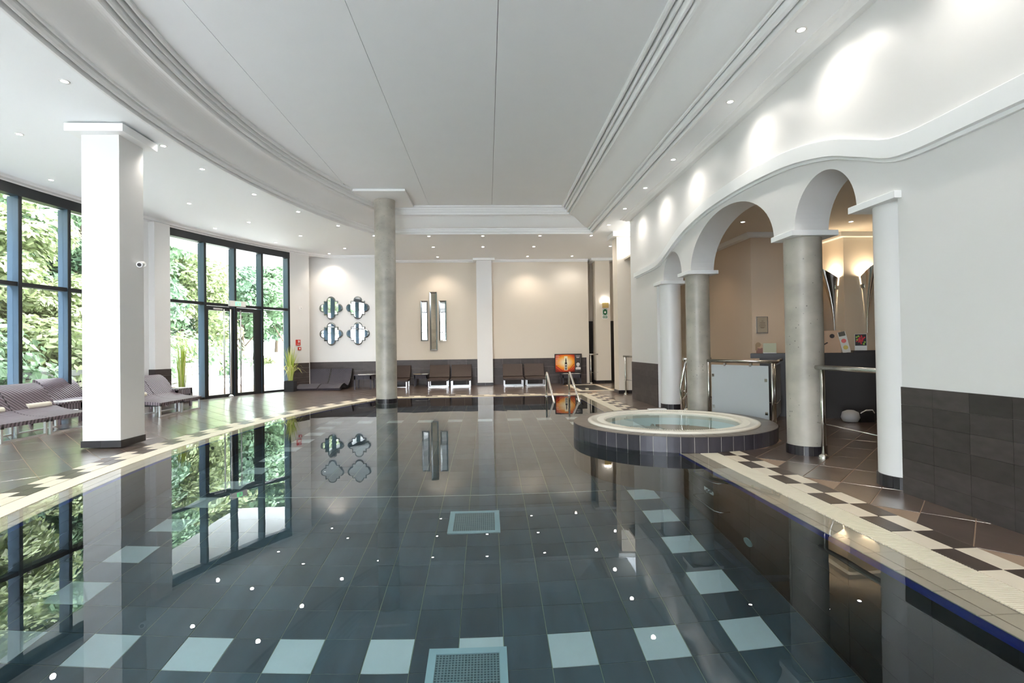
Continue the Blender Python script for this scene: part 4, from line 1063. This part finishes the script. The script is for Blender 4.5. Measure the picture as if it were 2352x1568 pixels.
arw.add([(3.90+.035*cos(t), yk-.027, 2.335+.03*sin(t)) for t in [2*pi*k/12 for k in range(12)]], [tuple(range(12))])
arw.add([(3.835, yk-.027, 2.175), (3.865, yk-.027, 2.2), (3.865, yk-.027, 2.15)], [(0, 1, 2)]).box(3.88, 3.96, yk-.027, yk-.024, 2.165, 2.185)
part('pictogram', arw, m_paper, sg)
# steel railings
def rail_post(t, x, y, h=.93, foot=True):
    part('post', B().tube([(x, y, 0), (x, y, h)], .021, 12), m_steel, t)
    if foot: part('foot_flange', B().lathe(x, y, [(0, .045), (.024, .045), (.05, .03), (.052, 0)], 20), m_steel, t)
def railing(label, pts, posts, bar=True, h=.95):
    t = thing('steel_railing', label, 'railing', (pts[0][0], pts[0][1], 0))
    part('handrail', B().tube([(x, y, h) for x, y in pts], .025, 12), m_steel, t)
    for x, y in posts: rail_post(t, x, y, h-.02)
    if bar: part('lower_bar', B().tube([(x, y, .36) for x, y in pts], .006, 8), m_chrome, t)
    return t
railing('steel railing between the two near columns of the arcade', [(3.52, 5.50), (3.53, 4.44)], [(3.52, 5.40), (3.53, 4.50)])
r1 = railing('steel railing with frosted grey panel behind the hot tub', [(3.56, 8.52), (4.10, 7.30), (4.68, 8.20)], [(3.59, 8.42), (4.07, 7.36), (4.13, 7.42)])
pa_, pb_ = Vector((3.615, 8.36)), Vector((4.045, 7.42)); dd = (pb_-pa_).normalized(); mid = (pa_+pb_)/2; nn2 = Vector((dd.y, -dd.x))
part('glass_panel', B().obox((mid.x, mid.y, .50), (dd.x, dd.y, 0), (nn2.x, nn2.y, 0), (0, 0, 1), (pb_-pa_).length/2, .005, .39), m_glassp, r1, 'frosted grey panel')
for s, z in ((-.48, .72), (-.48, .22), (.48, .68), (.48, .20)):
    q = mid+dd*s; part('panel_clip', B().obox((q.x, q.y, z), (dd.x, dd.y, 0), (nn2.x, nn2.y, 0), (0, 0, 1), .022, .012, .022), m_chrome, r1)
for s in (-.25, .22):
    q = mid+dd*s; part('panel_clip', B().obox((q.x, q.y, .895), (dd.x, dd.y, 0), (nn2.x, nn2.y, 0), (0, 0, 1), .018, .012, .022), m_chrome, r1)
pa_, pb_ = Vector((4.17, 7.48)), Vector((4.66, 8.20)); dd = (pb_-pa_).normalized(); mid = (pa_+pb_)/2; nn2 = Vector((dd.y, -dd.x))
part('glass_panel', B().obox((mid.x, mid.y, .50), (dd.x, dd.y, 0), (nn2.x, nn2.y, 0), (0, 0, 1), (pb_-pa_).length/2, .005, .39), m_glassp, r1, 'frosted grey panel')
railing('steel railing behind the white column by the hot tub steps', [(3.62, 9.60), (4.2, 9.75)], [(3.66, 9.60), (4.1, 9.72)])
gr_ = thing('grab_rail', 'bent chrome grab rail of the hot tub steps', 'grab rail', (3.35, 8.95, 0))
part('rail_tube', B().tube([(3.36, 9.02, 0), (3.36, 9.02, .30), (3.33, 8.98, .48), (3.42, 8.98, .88), (3.47, 8.98, .95), (3.52, 8.98, .93), (3.535, 8.98, .80), (3.52, 8.98, .45), (3.38, 9.0, .27)], .021, 12), m_chrome, gr_)
railing('steel railing beside the pillar past the arcade wall', [(3.42, 13.10), (3.68, 12.35)], [(3.44, 13.02), (3.64, 12.45)])
railing('steel railing by the dark passage doors', [(3.32, 17.05), (3.62, 17.15)], [(3.36, 17.05)])
# pool ladder rails
def ladder(x, lab):
    t = thing('pool_handrail', lab, 'pool handrail', (x, 13.1, 0), 'chrome handrails of the pool steps')
    part('rail_tube', B().tube([(x, 13.12, -.02), (x, 13.12, .46), (x, 13.08, .55), (x+.0, 13.0, .575), (x, 12.9, .54), (x, 12.2, .24), (x, 11.55, -.06), (x, 11.3, -.3)], .026, 12), m_chrome, t)
    part('base_flange', B().lathe(x, 13.12, [(.027, .014), (.045, .01), (.047, -.005)], 20), m_chrome, t)
ladder(1.46, 'left chrome handrail of the steps at the far pool end'); ladder(2.03, 'right chrome handrail of the steps at the far pool end')
# ------------------------------------------------------------------ small wall things
cc = thing('surveillance_camera', 'small white round camera on the large pillar', 'camera', (-4.665, 7.28, 2.40))
part('mount', B().tube([(-4.665, 7.28, 2.40), (-4.64, 7.28, 2.40)], .028, 14), m_white, cc)
part('body', B().tube([(-4.64, 7.34, 2.41), (-4.60, 7.20, 2.38)], .038, 14), m_white, cc)
part('lens', B().tube([(-4.60, 7.20, 2.38), (-4.598, 7.192, 2.378)], .024, 14), m_black, cc)
for aa, z0, z1, nm, lab in ((.5685, 1.365, 1.53, 'fire_action_sign', 'larger red and white fire action sign right of the glass door'), (.5715, 1.225, 1.315, 'fire_call_point', 'small red fire call point below the fire sign')):
    c0 = wa(aa, -.015, (z0+z1)/2); tdir = (wa(aa+.01)-wa(aa-.01)).normalized(); nrm = Vector((tdir.y, -tdir.x, 0)); t = thing(nm, lab, 'sign', tuple(c0))
    hw_ = .075 if nm[5] == 'a' else .05
    part('plate', B().obox(c0, tdir, nrm, (0, 0, 1), hw_, .012, (z1-z0)/2), m_red, t)
    pm = B()
    if nm[5] == 'a': pm.obox(c0+nrm*.013+Vector((0, 0, .03)), tdir, nrm, (0, 0, 1), .012, .001, .035).obox(c0+nrm*.013+tdir*.04+Vector((0, 0, .03)), tdir, nrm, (0, 0, 1), .012, .001, .03).obox(c0+nrm*.013-Vector((0, 0, .05)), tdir, nrm, (0, 0, 1), .05, .001, .006)
    else: pm.obox(c0+nrm*.013, tdir, nrm, (0, 0, 1), .024, .001, .02)
    part('symbol', pm, m_white, t)
c0 = wa(.5755, -.015, 2.47); tdir = (wa(.58)-wa(.57)).normalized(); nrm = Vector((tdir.y, -tdir.x, 0)); t = thing('wall_sensor', 'small white sensor box high on the wall beside the window', 'sensor', tuple(c0))
part('housing', B().obox(c0, tdir, nrm, (0, 0, 1), .035, .015, .05), m_white, t); part('indicator', B().obox(c0+nrm*.016-Vector((0, 0, .02)), tdir, nrm, (0, 0, 1), .008, .001, .008), m_black, t)
t = thing('power_socket', 'small white power socket on the dark wainscot in the left corner', 'socket', (-5.45, 16.437, .33))
part('plate', B().box(-5.49, -5.41, 16.428, 16.438, .29, .37, .002), m_white, t); part('pin_holes', B().box(-5.46, -5.45, 16.426, 16.428, .32, .34).box(-5.44, -5.43, 16.426, 16.428, .32, .34), m_black, t)
# ------------------------------------------------------------------ reception things
pc = thing('framed_notice', 'framed notice on the tan reception wall', 'picture', (5.4, 10.14, 1.2))
part('frame', B().box(5.30, 5.53, 10.125, 10.15, 1.42, 1.75, .003), m_alu, pc)
part('print', B().box(5.315, 5.515, 10.120, 10.125, 1.435, 1.735), mat('grey_notice_print', (.42, .37, .29), .5), pc)
pl_ = B()
for z, w_ in ((1.66, .02), (1.63, .055), (1.60, .06), (1.57, .07), (1.54, .05), (1.525, .03)): pl_.box(5.415-w_, 5.415+w_, 10.117, 10.120, z-.003, z+.003)
part('lettering', pl_, mat('brown_lettering', (.16, .12, .08), .6), pc)
def onct(a, k, z): p = CA+cd*a-cn*k; return (p.x, p.y, z)
# portrait card and leaflet stand
q0 = Vector(onct(.20, .12, 1.05)); t = thing('portrait_card', 'small cut-out portrait card of a woman on the left counter end', 'display card', tuple(q0))
ex, ez = Vector((cd.x, cd.y, 0)), Vector((0, 0, 1)); ey = Vector((cn.x, cn.y, 0))
part('shoulders', B().obox(q0+ez*.045, ex, ey, ez, .05, .004, .045), mat('rust_print', (.22, .07, .03), .5), t)
hd = B(); hd.tube([q0+ez*.12-ey*.002, q0+ez*.12+ey*.004], .042, 16); part('face', hd, mat('skin_print', (.62, .36, .2), .5), t)
hr = B(); hr.tube([q0+ez*.145-ex*.018-ey*.006, q0+ez*.145-ex*.018+ey*.0065], .042, 16).obox(q0+ez*.10-ex*.045, ex, ey, ez, .016, .006, .05); part('hair', hr, mat('blond_brown_print', (.30, .17, .06), .5), t)
q0 = Vector(onct(.36, .12, 1.05)); t = thing('leaflet_stand', 'clear greenish leaflet stand behind the portrait card', 'leaflet stand', tuple(q0))
part('back_plate', B().obox(q0+ez*.085, ex, ey, ez, .10, .004, .085), mat('pale_green_leaflet', (.42, .42, .26), .4), t)
part('foot', B().obox(q0+ez*.006+ey*.03, ex, ey, ez, .10, .03, .005), m_white, t)
# brochures at the right part
q0 = Vector(onct(1.22, .1, 1.05)); t = thing('advertising_board', 'counter board with a back massage photograph beside the concrete column', 'display card', tuple(q0))
part('board', B().obox(q0+ez*.18, ex, ey, ez, .17, .006, .18), mat('skin_tone_print', (.66, .44, .29), .45), t)
part('hair_print', B().tube([q0+ez*.30-ex*.11+ey*.0062, q0+ez*.30-ex*.11+ey*.0085], .05, 14), m_prk, t); part('hair_print', B().tube([q0+ez*.27+ex*.05+ey*.0062, q0+ez*.27+ex*.05+ey*.0085], .035, 12), m_prk, t)
part('arm_print', B().obox(q0+ez*.12-ex*.09+ey*.008, (ex+ez*.6).normalized(), ey, (ez-ex*.6).normalized(), .09, .001, .01).obox(q0+ez*.06-ex*.08+ey*.008, ex, ey, ez, .008, .001, .06), m_prk, t)
q0 = Vector(onct(1.47, .06, 1.05)); t = thing('leaflet_board', 'narrow white leaflet board with red and yellow fruit, leaning on the counter', 'display card', tuple(q0)); lz = (ez+ex*-.22).normalized()
part('board', B().obox(q0+ez*.17-ex*.04, (ex+ez*.22).normalized(), ey, lz, .055, .005, .17), m_paper, t)
part('header_print', B().obox(q0+ez*.30-ex*.07+ey*.006, (ex+ez*.22).normalized(), ey, lz, .045, .001, .035), mat('olive_header_print', (.10, .09, .07), .5), t)
part('fruit_print', B().tube([q0+ez*.19-ex*.045+ey*.005, q0+ez*.19-ex*.045+ey*.008], .035, 10), mat('pink_fruit_print', (.8, .15, .15), .5), t)
part('lemon_print', B().tube([q0+ez*.085-ex*.02+ey*.005, q0+ez*.085-ex*.02+ey*.008], .035, 10), mat('yellow_fruit_print', (.75, .6, .15), .5), t)
q0 = Vector(onct(1.66, .1, 1.085)); t = thing('menu_card', 'black card with red chillies and limes standing on the counter', 'display card', tuple(q0))
part('stand', B().obox(q0+ez*.13, ex, ey, ez, .082, .005, .13), m_white, t)
part('black_print', B().obox(q0+ez*.165+ey*.006, ex, ey, ez, .076, .001, .09), m_black, t)
ch = B(); random.seed(5)
for k in range(6):
    c_ = q0+ez*(.17+random.uniform(-.03, .03))+ex*random.uniform(-.035, .035)+ey*.008; a = random.uniform(.7, 1.9); ch.obox(c_, ex*cos(a)+ez*sin(a), ey, ez*cos(a)-ex*sin(a), .045, .001, .009)
part('chilli_print', ch, mat('red_chilli_print', (.7, .03, .05), .4), t)
lm = B()
for dx, dz in ((-.03, .225), (-.055, .21), (.04, .10), (-.05, .17), (.055, .13)): lm.tube([q0+ez*dz+ex*dx+ey*.0075, q0+ez*dz+ex*dx+ey*.0095], .014, 10)
part('lime_print', lm, mat('lime_print', (.35, .55, .08), .4), t)
# sconces
def sconce(x, y, side, lab):
    """tall horn: open at the top, tapering to a point at the foot, hung on a wall facing -y (side 0) or -x (side 1)"""
    t = thing('wall_sconce', lab, 'wall lamp', (x, y, 1.4), 'tall chrome horn sconces in the reception')
    out = Vector((0, -1, 0)) if side == 0 else Vector((-1, 0, 0)); lat = Vector((1, 0, 0)) if side == 0 else Vector((0, 1, 0))
    b = B(); n = 14; rings = []
    for k in range(n+1):
        q = k/n; z = 1.40+1.13*q; w = .012+.10*q**1.7; off = .025+.06*q+.26*q**2.6
        ring = []
        for j in range(9):
            a = pi*j/8; ring.append(Vector((x, y, z+.0))+out*(.01+off*sin(a)*1.0+.0)+lat*(w*cos(a))+Vector((0, 0, (.10*q*q+.12*q**4)*sin(a))))
        rings.append(ring)
    vs = [v for r in rings for v in r]; b.add(vs, [(k*9+j, k*9+j+1, (k+1)*9+j+1, (k+1)*9+j) for k in range(n) for j in range(8)], True)
    part('horn_shade', b, m_chrome, t)
    part('wall_bracket', B().obox(Vector((x, y, 2.33))+out*.03, lat, out, (0, 0, 1), .10, .03, .04), m_steel, t)
    bb = B(); c_ = Vector((x, y, 2.44))+out*.075; bb.tube([c_-Vector((0, 0, .02)), c_+Vector((0, 0, .005))], .02, 12); part('lamp_bulb', bb, emis('warm_bulb', (1, .86, .62), 12), t)
    l = bpy.data.objects.new('lamp_glow', bpy.data.lights.get('sconce_glow') or bpy.data.lights.new('sconce_glow', 'POINT')); l.data.energy = 6; l.data.color = (1, .82, .58); l.data.shadow_soft_size = .05
    COL.objects.link(l); l.parent = t; l.location = c_+Vector((0, 0, .09))+out*.02-Vector((x, y, 1.4))
sconce(7.11, 10.42, 1, 'left chrome horn sconce beside the concrete column'); sconce(7.55, 10.15, 0, 'right chrome horn sconce above the chilli card')
bg = thing('bag', 'grey and white bag lying on the floor before the counter', 'bag', (5.6, 7.80, 0))
b = B(); b.lathe(5.52, 7.80, [(0, .0), (.10, .01), (.13, .07), (.11, .15), (.05, .18), (0, .185)], 14); b.v = [(5.52+(v[0]-5.52)*1.0, v[1]*1, v[2]) for v in b.v]; part('white_bundle', b, mat('grey_white_cloth', (.45, .45, .46), .8), bg)
part('black_case', B().box(5.62, 5.84, 7.72, 7.86, 0, .16, .02), m_black, bg)
part('strap', B().tube([(5.62, 7.72, .14), (5.68, 7.68, .19), (5.78, 7.68, .19), (5.84, 7.72, .14)], .008, 6), m_paper, bg)
# ------------------------------------------------------------------ garden
gb = B(); gb.add([(-60, -40, -.02), (60, -40, -.02), (60, 80, -.02), (-60, 80, -.02)], [(0, 1, 2, 3)])
bpy.data.objects.new
terr = struct('terrace', gb, m_gravel, 'pale garden terrace')
# hide the slab under the building: keep terrace outside only
terr.location.z = 0
terr.data.clear_geometry()
gq = [(-60, -40, -9.1, 80), (-9.1, 19, 60, 80), (-9.1, -40, 60, -3.5), (9.3, -3.5, 60, 19)]
gb = B()
for x0, y0, x1, y1 in gq: gb.add([(x0, y0, -.02), (x1, y0, -.02), (x1, y1, -.02), (x0, y1, -.02)], [(0, 1, 2, 3)])
for k in range(50):
    a0, a1 = -.62+1.25*k/50, -.62+1.25*(k+1)/50; p0, p1 = W_(a0, .0), W_(a1, .0)
    if p0[0] > -9.1 and p0[1] < 19: gb.add([(-9.1, p0[1], -.02), (p0[0], p0[1], -.02), (p1[0], p1[1], -.02), (-9.1, p1[1], -.02)], [(0, 1, 2, 3)])
gb.add([(-9.1, 16.35, -.02), (-5.6, 16.35, -.02), (-5.6, 19, -.02), (-9.1, 19, -.02)], [(0, 1, 2, 3)])
me = mesh('terrace', gb, m_gravel); terr.data = me
gw = thing('garden_wall', 'low dry stone garden wall with grey coping behind the glass door', 'garden wall', (-10, 17, 0))
path = [(-10.9, 9.0), (-10.5, 12.0), (-10.3, 14.5), (-10.6, 17.5), (-11.3, 20.5), (-12.4, 24.0), (-13.6, 27)]
random.seed(11)
cum = [0]
for a, b_ in zip(path[:-1], path[1:]): cum.append(cum[-1]+math.dist(a, b_))
def onpath(s):
    for i in range(len(path)-1):
        if s <= cum[i+1]: t = (s-cum[i])/(cum[i+1]-cum[i]); p = lerp(path[i], path[i+1], t); d = Vector((path[i+1][0]-path[i][0], path[i+1][1]-path[i][1])).normalized(); return Vector(p), d
    return Vector(path[-1]), Vector((0, 1))
nst = 0
for r, (z0, z1) in enumerate(((-.03, .15), (.15, .36), (.36, .52), (.52, .66))):
    s = random.uniform(0, .2)
    while s < cum[-1]-.5:
        L = random.uniform(.22, .52); p, d = onpath(s+L/2); nn_ = Vector((d.y, -d.x)); hw_ = L/2-.012
        vs = []; j = lambda k=.02: random.uniform(-k, k)
        for t_ in (-1, 1):
            for f_, e in ((0, .30), (1, -.0)):
                for z in (z0+.01, z1-.01): vs.append((p.x+d.x*(t_*hw_)*(1-.12*f_)+nn_.x*(.17-e*1.0)*(1 if f_ == 0 else 1)+j(), p.y+d.y*(t_*hw_)*(1-.12*f_)+nn_.y*(.17-e)+j(), z+j(.015)))
        b = B(); b.add(vs, [(0, 1, 3, 2), (4, 6, 7, 5), (0, 4, 5, 1), (2, 3, 7, 6), (1, 5, 7, 3), (0, 2, 6, 4)])
        part('stone', b, m_stone, gw); nst += 1; s += L
s = 0
while s < cum[-1]-.6:
    p, d = onpath(s+.3); nn_ = Vector((d.y, -d.x)); part('coping_stone', B().obox((p.x, p.y, .74), (d.x, d.y, 0), (nn_.x, nn_.y, 0), (0, 0, 1), .295, .2, .07), m_stonecap, gw); s += .6
# hillside
hb2 = B(); vs = []; ny, nx = 24, 8
for i in range(ny+1):
    for k in range(nx+1):
        y = -14+60*i/ny; d0 = 0
        xb = -11.1-max(0, (y-16))*.28-max(0, 9-y)*.02; x = xb-22*k/nx
        vs.append((x, y, (0 if k == 0 else .9)+k*1.3+.4*sin(i*1.7+k)))
hb2.add(vs, [(i*(nx+1)+k, (i+1)*(nx+1)+k, (i+1)*(nx+1)+k+1, i*(nx+1)+k+1) for i in range(ny) for k in range(nx)])
struct('hillside', hb2, m_hill, 'dark wooded slope')
def crown(seed, n, rx, ry, rz_, s0, s1):
    random.seed(seed); b = B(); blobs = []
    for i in range(26):
        a = random.uniform(0, 2*pi); r = random.random()**.5; blobs.append((rx*r*cos(a)*.8, ry*r*sin(a)*.8, random.uniform(.05, .95)*rz_, random.uniform(.35, .75)))
    for i in range(n):
        bx, by, bz, br = random.choice(blobs); u = random.uniform(-1, 1); a = random.uniform(0, 2*pi); q = sqrt(1-u*u); rr = br*random.uniform(.75, 1.05)
        c_ = Vector((bx+rr*q*cos(a)*1.25, by+rr*q*sin(a)*1.25, bz+rr*u*.7)); s = random.uniform(s0, s1)
        nrm_ = (Vector((q*cos(a), q*sin(a), u+.9))+Vector((random.uniform(-.7, .7), random.uniform(-.7, .7), random.uniform(-.5, .5)))).normalized()
        t1 = nrm_.orthogonal().normalized(); t1 = (t1*cos(a*3)+nrm_.cross(t1)*sin(a*3)); t2 = nrm_.cross(t1)
        b.add([c_-t1*s, c_+t2*s*.62-t1*s*.1, c_+t1*s, c_-t2*s*.62-t1*s*.1+nrm_*s*.2], [(0, 1, 2, 3)])
    return b
def tree(x, y, z, mesh_, lab, sc, rz0, hh, cat='tree', tr=True, zs=1.0):
    t = thing('maple_tree' if cat == 'tree' else 'bush', lab, cat, (x, y, z), 'trees on the slope behind the window' if cat == 'tree' else 'bushes along the garden wall')
    o = bpy.data.objects.new('foliage', mesh_); COL.objects.link(o); o.parent = t; o['kind'] = 'stuff'; o.scale = (sc, sc, sc*zs); o.rotation_euler = (0, 0, rz0); o.location = (0, 0, hh)
    if tr:
        part('trunk', B().tube([(x, y, z-.3), (x+.08, y+.05, z+hh*.6), (x-.05, y+.1, z+hh+1.6*sc)], .14, 9, r2=.07), m_bark, t)
        for a in (0.4, 2.2, 4.1): part('branch', B().tube([(x, y, z+hh*.7), (x+.9*cos(a), y+.9*sin(a), z+hh+.8)], .06, 7, r2=.03), m_bark, t)
    return t
CR = [mesh('foliage', crown(1, 14000, 2.4, 2.4, 3.6, .06, .125), m_lf[0]), mesh('foliage', crown(2, 14000, 2.4, 2.4, 3.6, .06, .115), m_lf[1]), mesh('foliage', crown(3, 12000, 2.2, 2.2, 3.2, .06, .11), m_lf[2]), mesh('foliage', crown(4, 3500, 1.3, 1.3, .9, .06, .11), m_lf[1]), mesh('foliage', crown(5, 3500, 1.3, 1.3, .9, .06, .11), m_lf[0])]
TR = [(-13.6, 9.5, 1.2, 0, 1.15, 1.6, 'pale-leaved tree at the left picture edge'), (-13.2, 13.0, 1.0, 1, 1.1, 1.2, 'yellow-green tree seen through the left window, right half'), (-14.6, 16.0, 1.6, 0, 1.3, 1.2, 'broad green tree behind the large pillar'),
      (-13.4, 19.0, 1.2, 2, 1.1, .8, 'dark green tree at the left side of the glass door window'), (-14.6, 21.5, 1.6, 0, 1.35, 1.2, 'broad maple filling the upper left panes of the glass door window'), (-14.2, 25.2, 1.3, 1, 1.2, 1.0, 'yellow-green maple above the glass door'),
      (-15.4, 28.6, 1.6, 2, 1.4, 1.0, 'deep green maple behind the right door leaf'), (-14.6, 32.0, 1.2, 0, 1.4, 1.0, 'maple seen through the right panes of the window'), (-17.5, 13.5, 3.2, 2, 1.6, 2.0, 'tall dark tree high on the slope at the left'),
      (-18.5, 19.0, 3.6, 1, 1.7, 2.0, 'tall pale tree high on the slope behind the pillar'), (-19.0, 25.5, 3.8, 0, 1.8, 2.2, 'tall green tree high on the slope over the door'), (-18.5, 32.0, 3.4, 1, 1.8, 2.0, 'tall yellow-green tree at the right end of the slope'), (-16.0, 37.0, 1.5, 2, 1.7, 1.5, 'distant dark tree at the right window edge'),
      (-13.8, 5.5, 1.0, 2, 1.2, 1.4, 'tree outside the picture to the left'), (-17.0, 8.5, 3.0, 1, 1.6, 2.4, 'tall pale tree at the far left of the slope'), (-13.5, 1.5, 1.0, 0, 1.2, 1.4, 'second tree outside the picture to the left'), (-12.8, 16.0, .9, 1, .8, .4, 'small yellow-green tree behind the garden wall'),
      (-21.5, 22.0, 5.5, 1, 2.1, 3.2, 'very tall pale tree on the ridge left of the door'), (-22, 28.5, 5.5, 0, 2.2, 3.4, 'very tall green tree on the ridge over the door'), (-21.5, 36.0, 5.0, 1, 2.2, 3.2, 'very tall tree on the ridge at the right panes'), (-21, 15.0, 5.5, 0, 2.1, 3.4, 'very tall tree on the ridge at the left windows'),
      (-12.9, 34.5, 1.0, 0, 1.5, 1.6, 'distant maple behind the middle of the window'), (-16.5, 42.0, 2.0, 1, 2.0, 2.6, 'distant pale tree behind the door head'), (-13.6, 43.0, 1.6, 0, 2.0, 2.6, 'distant green tree behind the right panes'), (-19.5, 42.0, 3.0, 0, 2.3, 3.2, 'distant tall tree behind the left door leaf'),
      (-12.5, -2.5, .8, 1, 1.3, 1.0, 'third tree outside the picture to the left'), (-13.0, -7, .8, 0, 1.4, 1.2, 'fourth tree outside the picture to the left')]
for i, (x, y, z, k, sc, hh, lab) in enumerate(TR): tree(x, y, z-.6, CR[k], lab, sc, i*1.3, hh)
BU = [(-11.7, 9.6, 'ivy bush at the left picture edge'), (-11.6, 11.8, 'ivy bush behind the left woven chairs'), (-11.3, 14.2, 'ivy bush behind the large pillar'), (-11.5, 16.9, 'ivy bush above the left end of the coping'), (-12.1, 19.4, 'bush above the coping left of the door'), (-12.9, 22.2, 'bush above the coping behind the door'), (-13.9, 25.2, 'bush above the coping behind the right door leaf'), (-14.6, 28.2, 'bush above the coping at the right panes')]
for i, (x, y, lab) in enumerate(BU): tree(x, y, .45, CR[3+i % 2], lab, 1.15, i*2.1, 0, 'bush', False, 1.2)
for i, (x, y, lab) in enumerate(((-10.95, 9.9, 'ivy spilling over the wall at the left picture edge'), (-10.6, 12.2, 'ivy spilling over the wall behind the woven chairs'), (-10.5, 14.7, 'ivy spilling over the wall by the pier'))):
    tree(x, y, -.1, CR[3+i % 2], lab, .62, i*2.1+1, 0, 'bush', False, 1.0)
# things on the terrace
t = thing('garden_planter', 'tall grey planter on the terrace behind the right panes', 'planter', (-7.75, 18.8, 0))
part('tub', B().lathe(-7.75, 18.8, [(0, 0), (.24, 0), (.34, .78), (.31, .78), (.29, .72), (0, .72)], 24), mat('grey_zinc', (.45, .50, .52), .5), t)
o = bpy.data.objects.new('foliage', CR[3]); COL.objects.link(o); o.parent = t; o['kind'] = 'stuff'; o.scale = (.28, .28, .3); o.location = (0, 0, .72)
t = thing('garden_chair', 'grey-green garden chair on the terrace behind the right panes', 'garden chair', (-8.55, 18.0, 0)); m_gch = mat('grey_green_shell', (.20, .26, .27), .4)
part('seat', B().ribbon([(-8.85, .40), (-8.6, .38), (-8.38, .37)], 17.8, 18.3, .03), m_gch, t)
part('backrest', B().ribbon([(-8.38, .37), (-8.25, .55), (-8.12, .82)], 17.8, 18.3, .03), m_gch, t)
for x, y in ((-8.8, 17.84), (-8.8, 18.26), (-8.36, 17.84), (-8.36, 18.26)): part('leg', B().tube([(x, y, -.02), (x*.5+(-8.58)*.5, y, .37)], .014, 8), m_alu, t)
